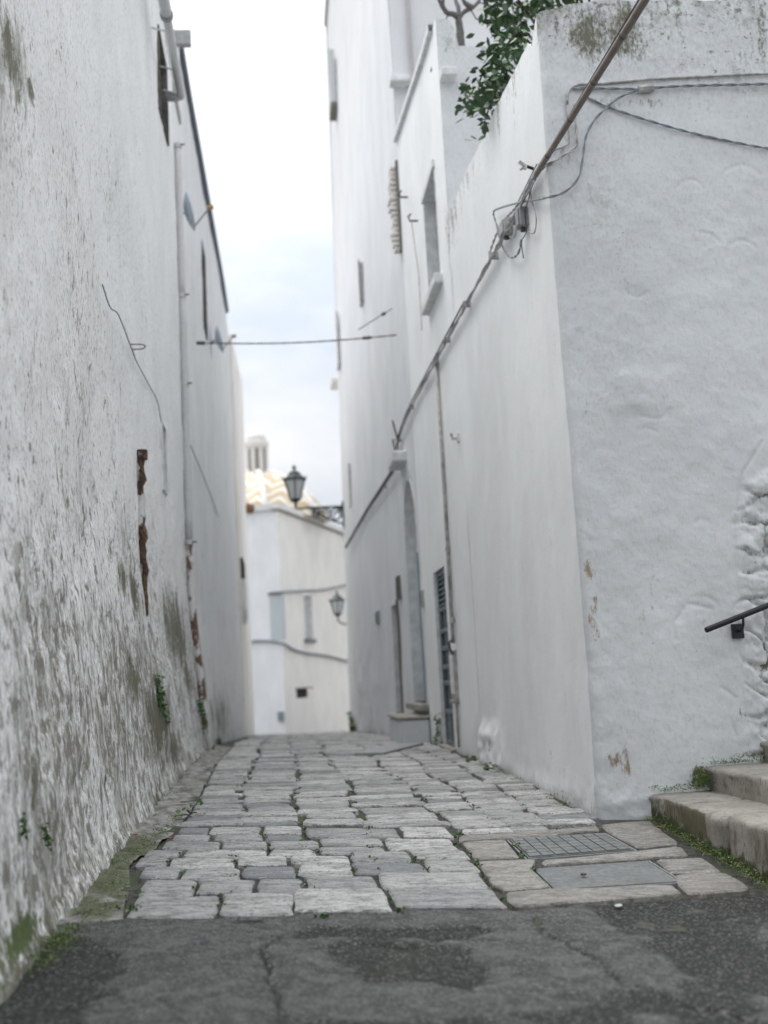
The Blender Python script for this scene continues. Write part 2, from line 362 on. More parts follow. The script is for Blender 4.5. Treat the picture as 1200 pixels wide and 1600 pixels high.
# ------------------------------------------------------------------ walls as displaced sheets
def lines(a, b, step, extra=()):
    n = max(2, int(round((b-a)/step))+1); L_ = np.linspace(a, b, n)
    ex = np.array(sorted(set(extra)), float)
    if len(ex):
        keep = np.min(np.abs(L_[:, None]-ex[None]), axis=1) > step*.35; keep[[0, -1]] = True
        L_ = np.unique(np.r_[L_[keep], ex])
    return L_
def sheet(name, mat, parent, S_, Z_, pos, holes=(), attrs=None, flip=False, top=None):
    s, z = np.meshgrid(S_, Z_, indexing='ij')
    if top is not None:
        tz = top(S_)[:, None]; z = Z_[0]+(z-Z_[0])*(tz-Z_[0])/(Z_[-1]-Z_[0]) if not holes else np.minimum(z, tz)
    P = np.stack(pos(s, z), -1); ns, nz = s.shape; idx = np.arange(ns*nz).reshape(ns, nz)
    cs = .5*(S_[1:]+S_[:-1]); cz = .5*(Z_[1:]+Z_[:-1]); ok = np.ones((ns-1, nz-1), bool)
    for (a, b, c, d) in holes: ok &= ~((cs[:, None] > a) & (cs[:, None] < b) & (cz[None] > c) & (cz[None] < d))
    if top is not None and holes: ok &= (Z_[None, :-1] < np.minimum(top(S_[:-1]), top(S_[1:]))[:, None]+1e-6)
    q = np.stack([idx[:-1, :-1], idx[1:, :-1], idx[1:, 1:], idx[:-1, 1:]], -1)[ok]
    if flip: q = q[:, ::-1]
    at = {k: np.asarray(f(s, z))+0*s for k, f in (attrs or {}).items()}
    return ob(name, P.reshape(-1, 3), [tuple(map(int, t)) for t in q], mat, parent, True, at)
def blobs(Lb):
    def f(s, z):
        t = 0*s
        for (a, b, ra, rb, amt) in Lb: t = np.maximum(t, amt*np.exp(-(((s-a)/ra)**2+((z-b)/rb)**2)))
        return t
    return f
def recess(parent, side, X, y0, y1, z0, z1, d, back, name='window', jamb=None, slope=0):
    """A reveal cut into an alley wall: side +1 = right wall (goes to +X), -1 = left wall."""
    mb = MB(); X1 = X+side*d; X0 = X-side*.012
    mb.quad((X0,y0,z0),(X1,y0,z0),(X1,y0,z1),(X0,y0,z1)).quad((X0,y1,z0),(X1,y1,z0),(X1,y1,z1),(X0,y1,z1))
    mb.quad((X0,y0,z0),(X0,y1,z0),(X1,y1,z0),(X1,y0,z0)).quad((X0,y0,z1),(X0,y1,z1),(X1,y1,z1),(X1,y0,z1))
    r = mb.build(name, jamb or M['jamb'], parent)
    b = MB(); b.box((min(X1, X1+side*.04), y0-.02, z0-.02), (max(X1, X1+side*.04), y1+.02, z1+.02))
    b.build('pane', back, r)
    return r

# ---------- left: near house
XLU = -1.17
def lean_left(y, z, far=0):
    h = z-gz(-1, y)
    base = np.interp(y, [0, 16, 18, 27, 40], [XLU, XLU, -1.16, -1.06, -1.045])
    bat = np.interp(y, [0, 20, 30, 40], [.17, .15, .06, .03])
    return base + bat*(1-sstep(-.1, 2.3, h)) + .05*np.exp(-np.clip(h, 0, 9)/.10)*(y < 16)
def rel_left(y, z, amp=1.0):
    h = z-gz(-1, y)
    rough = .45+.55*(1-sstep(1., 4.5, h))
    d = .035*fbm(y*.55, z*.4, 3)+.026*rough*fbm(y*2.1, z*1.8, 11)+.010*rough*fbm(y*6, z*5.5, 17, 4)+.005*fbm(y*20, z*17, 23, 3)
    p = fbm(y*3.2, z*2.2, 41, 5); d = d-.014*rough*sstep(.12, .2, p)
    return amp*d
def LP(px, py, X=XLU): p = onX(px, py, X); return p[1], p[2]
def LB(px, py, hw, hh, amt): y, z = LP(px, py); return (y, z, hw*y*y/2106., hh*y/1800., amt)
wear_bl = [LB(60, 1000, 70, 150, .55), LB(100, 1150, 70, 100, .7), LB(60, 1300, 60, 110, .7), LB(15, 100, 35, 120, .9), LB(110, 300, 40, 130, .45), LB(185, 320, 25, 110, .5),
           LB(150, 520, 60, 120, .4), LB(130, 620, 20, 60, .5), LB(60, 560, 20, 80, .4), LB(200, 860, 30, 70, .6), LB(225, 480, 25, 110, .4), LB(190, 1060, 40, 80, .8), LB(120, 780, 30, 80, .3)]
alg_bl = [LB(268, 985, 22, 72, .95), LB(280, 1060, 12, 40, .8), LB(190, 1060, 20, 50, .72), LB(222, 1120, 22, 55, .95), LB(245, 1170, 16, 38, .8), LB(160, 1150, 18, 45, .55), LB(185, 900, 8, 34, .9),
          LB(204, 925, 6, 38, .95), LB(170, 860, 7, 20, .7), LB(130, 1230, 22, 40, .55), LB(40, 1290, 24, 40, .65), LB(12, 1200, 20, 60, .6), LB(16, 80, 20, 70, .75), LB(46, 140, 10, 24, .8), LB(110, 1040, 8, 24, .55), LB(150, 1300, 12, 30, .5)]
moss_bl = [(*LP(20, 1310), .35, .15, .45), (4.6, .12, .5, .10, .95), (3.9, .05, .5, .12, .85), (5.4, .1, .5, .07, .6), (6.3, .1, .3, .05, .5), (9.5, .25, .6, .10, .5), (13.5, .3, 1.0, .12, .6)]
rust_bl = [(*LP(240, 860), .12, .3, .0), (*LP(270, 1180), 1.3, .12, .55), (*LP(20, 100), .25, .2, .4), (11.5, .3, 1.0, .12, .5)]
h1 = [(*sorted((LP(246, 60)[0], LP(259, 120)[0])), LP(250, 172)[1], LP(250, 62)[1]), (12.02, 12.42, LP(255, 770)[1], LP(255, 672)[1])]
def topL(y): return np.where(y < 9.6, 7.3, np.where(y < 16.45, 9.5, 10.7))  # nearest stretch lowered out of view to let more light into the alley
near = empty('house', (-1.2, 8, 0), 'rough peeling whitewashed house along the left side, nearest the camera', 'house')
ys = lines(1.0, 15.2, .045, [9.6]+[v for t in h1 for v in t[:2]]); zs = np.r_[lines(-.45, 3.2, .04, [v for t in h1 for v in t[2:] if v < 3.2]), lines(3.2, 9.5, .06, [7.3]+[v for t in h1 for v in t[2:] if v > 3.2])[1:]]
sheet('wall', M['wall_left'], near, ys, zs, lambda y, z: (lean_left(y, z)+rel_left(y, z), y, z), h1, top=topL, attrs=
      {'wear': lambda y, z: np.clip(.75*blobs(wear_bl)(y, z)+.78*(1-sstep(.3, 3.2, z-gz(-1, y)))+.5*fbm(y*.6, z*.45, 88), -.2, 1.1), 'algae': lambda y, z: np.maximum(blobs(alg_bl)(y, z), .55*np.exp(-np.clip(z-gz(-1, y), 0, 9)/.22)*(.4+vn(y*2, z*0, 5))), 'moss': blobs(moss_bl), 'rust': blobs(rust_bl)})
MB().box((-6, 9.6, 9.38), (-1.18, 15.2, 9.53)).build('roof', M['deck'], near)
MB().box((-6, 1.0, 7.18), (-1.18, 9.6, 7.33)).build('lower_roof', M['deck'], near)
MB().quad((-6, 9.6, 7.2), (-1.18, 9.6, 7.2), (-1.18, 9.6, 9.4), (-6, 9.6, 9.4)).build('step_wall', M['wall_left2'], near)
MB().quad((-6, .998, -.5), (-1.2, .998, -.5), (-1.2, .998, 7.2), (-6, .998, 7.2)).build('end_wall', M['wall_left2'], near)
recess(near, -1, -1.16, *h1[0], .3, M['shutter'], jamb=M['darkjamb']); recess(near, -1, -1.15, *h1[1], .10, M['shutter'], 'niche')
# ---------- left: second house
h2 = [(20.4, 21.3, LP(318, 500, -1.13)[1], LP(318, 388, -1.13)[1])]
hs2 = empty('house', (-1.1, 22, 0), 'grey streaked whitewashed house on the left, beyond the tall white drainpipe', 'house')
sheet('wall', M['wall_left2'], hs2, lines(15.2, 31.4, .09, (16.45,)+h2[0][:2]), lines(-.8, 10.7, .08, (9.5,)+h2[0][2:]), lambda y, z: (lean_left(y, z)+.7*rel_left(y, z)-.02, y, z), h2,
      {'wear': lambda y, z: .25+.35*(1-sstep(.3, 2.5, z-gz(-1, y))), 'algae': lambda y, z: blobs([(15.9, .9, 1.2, .8, .75), (20, .5, 4, .6, .6), (16, 6.5, .5, .8, .35), (18, 7, 1.5, 1., .3)])(y, z), 'moss': lambda y, z: .45*np.exp(-np.clip(z-gz(-1, y), 0, 9)/.15),
       'rust': lambda y, z: blobs([(27.5, 1.2, 2.0, 1.2, .5)])(y, z)}, top=topL)
MB().quad((-6, 16.45, 9.4), (-1.16, 16.45, 9.4), (-1.16, 16.45, 10.7), (-6, 16.45, 10.7)).build('step_wall', M['wall_left2'], hs2)
MB().box((-6, 15.2, 9.36), (-1.16, 16.45, 9.51)).build('lower_roof', M['deck'], hs2)
MB().box((-6, 16.46, 10.5), (-1.2, 31.4, 10.68)).build('roof', M['deck'], hs2)
recess(hs2, -1, -1.14, *h2[0], .3, M['shutter'], jamb=M['darkjamb'])
# ---------- left: third, cream house, turned a little towards the alley
hs3 = empty('house', (-1, 34, 0), 'narrow cream plastered house at the far end of the left side', 'house')
def x3(y): return np.interp(y, [31.4, 36.6], [-1.02, -.885])
sheet('wall', M['cream'], hs3, lines(31.4, 36.6, .12), lines(-1.6, 10.72, .14), lambda y, z: (x3(y)+.012*fbm(y, z*.7, 5), y, z), (), {'rust': lambda y, z: blobs([(32.2, 2.0, .8, 1.3, .5)])(y, z)})
MB().quad((-5, 31.39, -1.6), (-1.02, 31.39, -1.6), (-1.02, 31.39, 10.7), (-5, 31.39, 10.7)).build('side_wall', M['cream'], hs3)
MB().quad((-5, 36.6, -1.9), (-.885, 36.6, -1.9), (-.885, 36.6, 10.7), (-5, 36.6, 10.7)).build('end_wall', M['cream'], hs3)
MB().box((-5, 31.4, 10.55), (-1.05, 36.6, 10.7)).build('roof', M['deck'], hs3)
z0, z1 = onY(375, 978, 33.5)[2], onY(375, 880, 33.5)[2]
bay = empty('wall_bay', (-1., 33, z0), 'grey projecting wall bay with rounded underside on the cream house', 'bay')
MB().box((-1.12, 31.9, z0+.4), (-.885, 34.0, z1-.6), .03).build('front', M['wall_left2'], bay)
mb = MB()
for k in range(6):
    a = k/6*math.pi/2; b2 = (k+1)/6*math.pi/2; q_ = .13*(1-math.cos(b2))
    mb.box((-1.12, 31.9+q_, z0+.4-.4*math.sin(b2)), (-.885-q_, 34.0-q_, z0+.4-.4*math.sin(a)))
mb.build('corbel', M['jamb'], bay)
MB().box((-1.12, 31.95, z1-.6), (-.93, 33.9, z1), .02).build('opening', M['dark'], bay)
# terracotta spout
p = onY(389, 795, 36.4); sp = empty('water_spout', p, 'brown terracotta water spout at the corner of the cream house', 'spout')
MB().tube([(p[0]-.16, p[1], p[2]+.03), (p[0], p[1]-.05, p[2]), (p[0]+.12, p[1]-.05, p[2]-.03)], [.15, .17, .15], 10).build('pipe', M['terracotta'], sp)
MB().tube([(p[0]+.115, p[1]-.048, p[2]-.029), (p[0]+.14, p[1]-.055, p[2]-.035)], [.11, .11], 10).build('mouth', M['dark'], sp)

# ---------- right: corner house
XR = 2.05; YF = 7.65
ch = empty('house', (2.4, 9, 0), 'white corner house on the right with cables on its corner and a planted roof terrace', 'house')
RC = .05
def path(s):      # s<0 along the face towards +X, s>0 along the alley
    q = np.clip(s/(RC*math.pi/2), 0, 1)*math.pi/2
    x = np.where(s < 0, XR+RC-s, XR+RC-RC*np.sin(q)); y = np.where(s < 0, YF, np.where(s < RC*math.pi/2, YF+RC-RC*np.cos(q), YF+RC+(s-RC*math.pi/2)))
    nx = np.where(s < 0, 0, -np.sin(q)); ny = np.where(s < 0, -1, -np.cos(q)); return x, y, nx, ny
def face_xz(px, py): p = onY(px, py, YF); return -(p[0]-XR-RC), p[2]
def ring(s, z, px, py, r, a0, a1, wd=.012):
    cs, cz = face_xz(px, py); d = np.hypot(-(s-cs), z-cz); an = np.degrees(np.arctan2(z-cz, -(s-cs))) % 360
    inside = ((an-a0) % 360) < (a1-a0); return np.exp(-((d-r)/wd)**2)*inside, inside*(d < r)
def groove(s, z, pts, wd=.008):
    t = 0*s; q = [face_xz(*p) for p in pts]
    for (a, b), (c, d) in zip(q[:-1], q[1:]):
        L2 = (c-a)**2+(d-b)**2; k = np.clip(((s-a)*(c-a)+(z-b)*(d-b))/L2, 0, 1)
        t = np.maximum(t, np.exp(-((np.hypot(s-a-k*(c-a), z-b-k*(d-b))+.004*fbm(s*30, z*30, 8))/wd)**2))
    return t
def rub_mask(s, z):
    X = XR+RC-s; n = .10*fbm(s*3, z*3, 77)
    return sstep(.0, .16, X+n-np.interp(z, [.2, .5, .9, 1.3, 1.7, 2.2, 2.4], [2.98, 3.02, 3.10, 3.08, 3.10, 3.22, 3.6]))*(1-sstep(2.2, 2.9, z+.2*fbm(s*2, z*2, 78)))
def rubd(s, z):
    d1, d2, iv = voro(s*3.4+.55*fbm(s*4, z*4, 31), z*5.2+.55*fbm(s*4, z*4, 33), 4); return d2-d1
def rel_face(s, z):
    f = (s < .02)
    d = .018*fbm(s*1.2, z*1.2, 5)+.010*fbm(s*3.5, z*3.5, 6)+.004*fbm(s*13, z*13, 7)
    dd = d
    for px, py, r, a0, a1 in [(1095, 965, .15, 20, 190), (1160, 292, .17, 30, 160), (1160, 400, .12, 20, 190), (1100, 390, .13, 20, 100), (1098, 822, .05, 20, 170), (995, 445, .09, 200, 330), (1010, 690, .10, 30, 130), (1080, 300, .1, 10, 160)]:
        e_, i_ = ring(s, z, px, py, r, a0, a1); dd = dd-(.004*e_+.0015*i_)*(.4+1.2*vn(s*9, z*9, 14))
    # patched swelling at left-middle
    cs, cz = face_xz(1000, 610); dd = dd+.022*np.exp(-(((s-cs)/.30)**4+((z-cz)/.14)**4))*(.7+.5*fbm(s*7, z*7, 2))
    dd = dd-.005*groove(s, z, [(1048, 640), (1030, 655), (1000, 650)], .012)-.008*groove(s, z, [(1055, 1000), (1052, 975), (1075, 943), (1110, 950)], .009)
    dd = dd-.007*groove(s, z, [(1130, 1075), (1150, 1090), (1140, 1120), (1150, 1150)], .012)-.006*groove(s, z, [(1080, 1125), (1085, 1150), (1080, 1170)], .01)-.010*groove(s, z, [(1190, 690), (1160, 740), (1148, 830), (1150, 900)], .01)
    rm = rub_mask(s, z); d1, d2, iv = voro(s*3.4+.55*fbm(s*4, z*4, 31), z*5.2+.55*fbm(s*4, z*4, 33), 4)
    dd = dd+rm*(.036*sstep(-.02, .20, d2-d1+.12*fbm(s*14, z*14, 3))*(.35+1.0*iv)-.022+.030*fbm(s*7, z*7, 13)+.014*fbm(s*20, z*20, 15))
    # worn foot
    dd = dd+.03*np.exp(-np.clip(z-.12, 0, 9)/.09)*(.6+fbm(s*5, z*5, 55))
    al = .012*fbm(s*.7, z*.5, 61)+.005*fbm(s*3, z*2, 62)+.002*fbm(s*12, z*8, 63)
    yy = YF+s
    al = al+.05*np.exp(-(((yy-11.7)/.75)**4))*sstep(.55, .30, z+.12*fbm(s*4, z*4, 9)-.02*(yy-11.7))*(1+.9*fbm(s*8, z*8, 91))
    al = al+.018*np.exp(-np.clip(z-.12, 0, 9)/.10)*(.6+fbm(s*5, z*5, 56))
    k = sstep(-.06, .10, s); edge = .014*np.exp(-(s/.09)**2)*(.4+1.2*fbm(s*6, z*5, 71))*(1-sstep(1.0, 2.6, z)*.5)
    return dd*(1-k)+al*k-edge
def topA(s):
    return np.where(s < 0, np.interp(-s, [0, .55, 4], [5.76, 5.83, 5.85]), np.interp(s, [0, .10, .28, .36, 3.4, 4.4], [5.76, 5.74, 5.60, 5.70, 6.0, 6.05]))+.02*fbm(s*5, s*0, 9)
def posA(s, z):
    x, y, nx, ny = path(s); d = rel_face(s, z); return x+nx*d, y+ny*d+.0*z, z
S_ = np.r_[np.linspace(-4.2, -1.9, 30), np.linspace(-1.89, 0, 175)[:-1], np.linspace(0, RC*math.pi/2, 7), lines(RC*math.pi/2+.012, 4.5, .035)[1:]]
Zs = lines(-.35, 5.8, .0125)
corn = [(-.0, onY(903, 895, YF)[2], .06, .12, .9), (-.02, onY(908, 965, YF)[2], .06, .22, .75), (-.12, .35, .16, .15, .78), (-.35, .25, .2, .1, .4), (1.3, .35, .16, .12, .5), (*face_xz(1022, 1005), .03, .03, .6), (*face_xz(1015, 1043), .03, .03, .5)]
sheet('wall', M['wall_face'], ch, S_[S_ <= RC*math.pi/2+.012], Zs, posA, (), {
    'wear': lambda s, z: .75*sstep(.45, .0, np.abs(z-topA(s))-.0*s)+.55*sstep(4.4, 5.6, z)+.8*blobs([(*face_xz(930, 300), .3, .55, 1), (*face_xz(1100, 110), .6, .25, .8), (*face_xz(940, 560), .25, .3, .6), (*face_xz(1080, 330), .4, .25, .6)])(s, z)+.8*rub_mask(s, z),
    'algae': lambda s, z: .36*sstep(5.0, 5.85, z)*(.4+vn(s*3, z*2, 3))+blobs([(*face_xz(940, 60), .25, .2, .4), (*face_xz(985, 160), .35, .06, .42), (*face_xz(880, 240), .1, .2, .3)])(s, z)+.5*rub_mask(s, z)*(1-sstep(.05, .2, rubd(s, z))),
    'rust': blobs(corn), 'moss': lambda s, z: blobs([(*face_xz(1095, 1215), .12, .10, .95), (*face_xz(1160, 1115), .08, .10, .6), (*face_xz(1150, 1060), .05, .08, .45), (*face_xz(1190, 1180), .35, .05, .7), (*face_xz(1050, 1240), .2, .05, .6), (-.3, .12, .4, .04, .5)])(s, z)}, top=topA)
sheet('alley_wall', M['wall_right'], ch, S_[S_ >= RC*math.pi/2-.001], lines(-.35, 5.8, .03), posA, (), {
    'wear': lambda s, z: .45*sstep(4.6, 5.7, z)+.35*np.exp(-np.clip(z-.1, 0, 9)/.25)+.8*np.exp(-(((YF+s-11.7)/.75)**4))*sstep(.6, .3, z),
    'rust': blobs([(1.35, .32, .14, .10, .55), (.06, 1.62, .05, .12, .4)]), 'algae': lambda s, z: .32*sstep(5.2, 5.9, z)*(.5+vn(s*3, z*2, 3))+blobs([(3.9, .3, .3, .15, .45)])(s, z), 'moss': lambda s, z: .5*np.exp(-np.clip(z-.1, 0, 9)/.05)}, top=topA)
# terrace parapet tops and floor
mb = MB(); sA = np.linspace(-4.2, 4.5, 90); x, y, nx, ny = path(sA); t = topA(sA)
rel = np.array([float(rel_face(np.array([a]), np.array([b]))[0]) for a, b in zip(sA, t)])
for i in range(len(sA)-1):
    P0 = (x[i]+nx[i]*rel[i], y[i]+ny[i]*rel[i], t[i]); P1 = (x[i+1]+nx[i+1]*rel[i+1], y[i+1]+ny[i+1]*rel[i+1], t[i+1])
    w_ = .30; a = (max(x[i], XR+w_), max(y[i], YF+w_), t[i]+.01); b = (max(x[i+1], XR+w_), max(y[i+1], YF+w_), t[i+1]+.01)
    mb.quad(P0, P1, b, a); mb.quad(a, b, (b[0], b[1], 5.0), (a[0], a[1], 5.0))
mb.build('parapet_top', M['wall_face'], ch)
MB().box((XR+.29, YF+.29, 4.9), (6.3, 12.1, 5.0)).build('terrace_floor', M['deck'], ch)
MB().quad((6.28, YF, -.4), (6.28, 12.1, -.4), (6.28, 12.1, 5.8), (6.28, YF, 5.8)).build('side_wall', M['wall_right'], ch)

# ---------- right: middle house
mh = empty('house', (2.4, 14, 0), 'white house in the middle of the right side with grille door and narrow upper window', 'house')
dz0, dz1 = float(gz(2, 14.5))+.02, 2.32
hB = [(13.98, 14.98, dz0-.5, dz1), (12.85, 13.85, 5.62, 6.95)]
def topB(y): return np.interp(y, [12.05, 13.0, 16.3], [8.42, 8.5, 9.0])
def relB(y, z): return .012*fbm(y*.8, z*.6, 81)+.005*fbm(y*3, z*2, 82)+.003*fbm(y*12, z*7, 83)
sheet('wall', M['wall_right'], mh, lines(12.1, 16.3, .05, [v for t in hB for v in t[:2]]), lines(-.4, 9.05, .05, [v for t in hB for v in t[2:]]), lambda y, z: (XR-relB(y, z)+.004*np.clip(z-5, 0, 9)*0, y, z), hB,
      {'wear': lambda y, z: .15+.5*np.exp(-np.clip(z-.1, 0, 9)/.3)+.3*blobs([(12.3, 6, .5, .6, 1)])(y, z), 'moss': lambda y, z: .55*np.exp(-np.clip(z-.1, 0, 9)/.06)+blobs([(15.2, .3, .15, .3, .6)])(y, z), 'rust': lambda y, z: 0*y, 'algae': blobs([(12.2, 5.9, .3, .4, .35)])}, top=topB)
mb = MB(); yy = np.linspace(12.35, 16.3, 12)
for a, b in zip(yy[:-1], yy[1:]):
    mb.add([(XR-.05, a, topB(a)-.03), (XR-.05, b, topB(b)-.03), (XR-.05, b, topB(b)+.05), (XR-.05, a, topB(a)+.05), (XR+.06, a, topB(a)-.03), (XR+.06, b, topB(b)-.03), (XR+.06, b, topB(b)+.05), (XR+.06, a, topB(a)+.05)],
           [(0,1,2,3),(3,2,6,7),(4,5,6,7),(0,1,5,4)])
mb.build('coping', M['jamb'], mh)
# front (camera-facing) wall over the terrace, stepping down to the right
def frontB(x, z): return x, 12.1-.01*fbm(x*3, z*3, 3)-.012*fbm(x*9, z*9, 4), z
sheet('front_wall', M['wall_face'], mh, lines(XR, 6.3, .05), lines(4.6, 8.05, .05), frontB, (), {'wear': lambda x, z: .3+.4*sstep(7.4, 8.1, z), 'algae': lambda x, z: .3*sstep(7.7, 8.1, z)}, top=lambda x: np.interp(x, [XR, XR+.19, XR+.23, 6.3], [8.42, 8.40, 8.08, 7.98])-.0*x)
MB().box((XR+.30, 12.13, 7.1), (6.3, 16.3, 7.24)).build('roof', M['deck'], mh)
MB().add([(XR+.3, 12.12, 7.2), (XR+.3, 16.3, 7.2), (XR+.3, 16.3, 8.98), (XR+.3, 12.12, 8.0)], [(0, 1, 2, 3)]).build('parapet_back', M['wall_right'], mh)
p = onY(690, 112, 12.05); MB().box((p[0]-.02, 11.93, p[2]-.10), (p[0]+.16, 12.15, p[2]), .01).build('ledge', M['jamb'], mh)
wn = recess(mh, 1, XR, *hB[1], .22, M['greyblue'])
MB().box((XR+.14, 12.87, 5.64), (XR+.20, 12.93, 6.93)).box((XR+.14, 13.77, 5.64), (XR+.20, 13.83, 6.93)).box((XR+.14, 13.32, 5.64), (XR+.19, 13.38, 6.93)).build('frame', M['metalgrey'], wn)
MB().box((XR-.10, 12.72, 5.50), (XR+.05, 13.98, 5.615), .012).build('sill', M['jamb'], wn)
MB().box((XR-.03, 12.80, 6.955), (XR+.03, 13.92, 7.05), .008).build('lintel', M['jamb'], wn)
# toothing of rough blocks where the tall house was joined on
zt, zb = onX(618, 275, XR)[2], onX(628, 390, XR)[2]
for k in range(17):
    f = k/16; z = zt+(zb-zt)*f; ln = (.16 if k < 8 else .08)*random.uniform(.7, 1.2)
    MB().box((XR-.10-random.uniform(0, .06), 16.42-.01, z), (XR+.06, 16.42+ln*2.2, z+.045), .008).build('toothing_block', M['cream'], mh)
MB().box((XR-.035, 16.31, zb-.05), (XR+.03, 16.40, zt+.1), .006).build('corner_bead', M['shutter'], mh)
# ---------- right: tall house
th = empty('house', (2.4, 24, 0), 'tall white house at the far right rising out of frame', 'house')
AY0, AY1, AZ0, AZ1 = 16.62, 18.05, .60, 3.98
hC = [(AY0, AY1, AZ0, AZ1), (19.6, 20.6, -.1, 2.25)]
def xC(y, z): return XR+np.interp(z, [-2, 1, 6, 10, 20], [-.10, -.06, 0, .04, .24])*sstep(16.3, 24, y)
def relC(y, z): return .02*fbm(y*.5, z*.4, 91)+.012*fbm(y*1.7, z*1.2, 92)+.006*fbm(y*6, z*4, 93)+.05*sstep(2.4, 1.2, z)*sstep(22, 26, y)*fbm(y*2.2, z*2.2, 94, 4)
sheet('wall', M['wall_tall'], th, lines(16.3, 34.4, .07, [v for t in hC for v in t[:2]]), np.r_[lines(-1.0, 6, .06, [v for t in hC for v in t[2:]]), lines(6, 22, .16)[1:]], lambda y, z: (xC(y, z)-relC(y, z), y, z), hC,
      {'wear': lambda y, z: .15+.55*sstep(3., .5, z)*sstep(20, 27, y)+.25*sstep(8, 14, z), 'algae': lambda y, z: .5*np.exp(-np.clip(z-gz(2, y), 0, 9)/.25), 'moss': lambda y, z: .6*np.exp(-np.clip(z-gz(2, y), 0, 9)/.10), 'rust': blobs([(22, .4, 1.5, .3, .3)])})
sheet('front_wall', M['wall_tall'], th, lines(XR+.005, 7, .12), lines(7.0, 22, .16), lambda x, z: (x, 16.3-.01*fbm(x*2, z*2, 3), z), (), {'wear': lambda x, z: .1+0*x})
MB().quad((XR-.1, 34.4, -1.6), (7, 34.4, -1.6), (7, 34.4, 22), (XR+.2, 34.4, 22)).build('end_wall', M['wall_tall'], th)
MB().box((XR+.15, 16.3, 21.8), (7, 34.4, 22)).build('roof', M['deck'], th)
MB().quad((2.55, 34.4, -2), (2.55, 44, -2), (2.55, 44, 4.2), (2.55, 34.4, 4.2)).quad((2.55, 44, -2), (7, 44, -2), (7, 44, 4.2), (2.55, 44, 4.2)).quad((2.55, 34.4, 4.2), (7, 34.4, 4.2), (7, 44, 4.2), (2.55, 44, 4.2)).build('rear_wing', M['wall_tall'], th)  # hidden wing, height lowered to let light onto the cream house
# arched doorway: spandrels, reveal, door leaf
mb = MB(); cy = (AY0+AY1)/2; ra = (AY1-AY0)/2; zc = AZ1-ra; N = 14
arc = [(cy-ra*math.cos(math.pi*k/N), zc+ra*math.sin(math.pi*k/N)) for k in range(N+1)]
for k in range(N):
    (a, b), (c, d) = arc[k], arc[k+1]; mb.quad((XR+.002, a, b), (XR+.002, c, d), (XR+.002, c, AZ1+.03), (XR+.002, a, AZ1+.03))
mb.build('arch', M['wall_tall'], th)
mb = MB(); pr = [(AY0, AZ0)]+arc+[(AY1, AZ0)]
for (a, b), (c, d) in zip(pr, pr[1:]+pr[:1]): mb.quad((XR-.01, a, b), (XR-.01, c, d), (XR+.38, c, d), (XR+.38, a, b))
dr = mb.build('doorway', M['jamb'], th)
MB().box((XR+.30, AY0, AZ0), (XR+.36, AY1, 2.75)).build('door_leaf', M['dish'], dr)
MB().box((XR+.32, AY0, 2.82), (XR+.37, AY1, AZ1)).build('fanlight', M['jamb'], dr)
MB().box((XR+.26, AY0, 2.74), (XR+.36, AY1, 2.83)).build('transom', M['greyblue'], dr)
MB().box((XR-.02, AY0-.02, AZ0+.03), (XR+.03, AY0+.05, 2.78)).build('door_frame', M['greyblue'], dr)
MB().box((XR-.13, 16.35, .50), (XR+.35, 18.2, .60), .015).build('threshold', M['step'], dr)
# narrow door beyond
d2 = recess(th, 1, XR-.03, *hC[1], .16, M['door_paint'], 'doorway'); MB().box((XR-.06, 19.52, -.1), (XR+.0, 19.6, 2.3)).build('door_frame', M['shutter'], d2)
# upper windows of the tall house
for (px, py0, py1, dy, nm) in [(563, 415, 488, .55, 'window'), (526, 492, 596, .8, 'window'), (546, 725, 800, .35, 'window')]:
    a = onX(px, py0, XR); b = onX(px, py1, XR); wv = MB().box((XR-.05, a[1]-dy/2, b[2]), (XR+.02, a[1]+dy/2, a[2]), .01).build(nm, M['jamb'], th)
    MB().box((XR-.065, a[1]-dy/2-.06, b[2]-.02), (XR-.052, a[1]-dy/2+.10, a[2]+.04)).build('shutter', M['shutter'] if px == 563 else M['cream'], wv)
a = onX(521, 105, 2.2); b = onX(521, 205, 2.2); wv = MB().box((2.12, a[1]-.5, b[2]), (2.3, a[1]+.3, a[2]), .03).build('window', M['jamb'], th)
MB().box((2.04, a[1]-.62, b[2]-.1), (2.2, a[1]-.54, a[2]+.2)).build('shutter', M['pvc'], wv); MB().box((2.03, a[1]-.62, b[2]-.22), (2.25, a[1]+.3, b[2]-.12)).build('sill', M['shutter'], wv)
a = onX(524, 600, 2.08); MB().box((1.93, a[1]-.7, a[2]-.1), (2.2, a[1]+.4, a[2]+.05), .02).build('ledge', M['cream'], th)
p = onY(625, 130, 16.25); MB().box((p[0]-.16, 16.08, p[2]-.05), (p[0]+.14, 16.32, p[2]+.05), .012).build('shelf', M['jamb'], th)
x0 = onY(641, 60, 16.2)[0]; MB().tube([(x0, 16.24, 9.), (x0, 16.24, 21)], .035, 8).build('downpipe', M['pvcpink'], th, True)
# stone block bench by the arch
a = onG(648, 1158); bl = empty('stone_block', (1.9, 16.6, a[2]), 'whitewashed stone block on the ground below the arched doorway', 'stone block')
MB().box((1.62, 16.25, .0), (2.04, 17.9, .40), .03).build('block', M['wall_face'], bl); MB().box((1.60, 16.22, .402), (2.04, 17.92, .44), .012).build('slab', M['step'], bl)

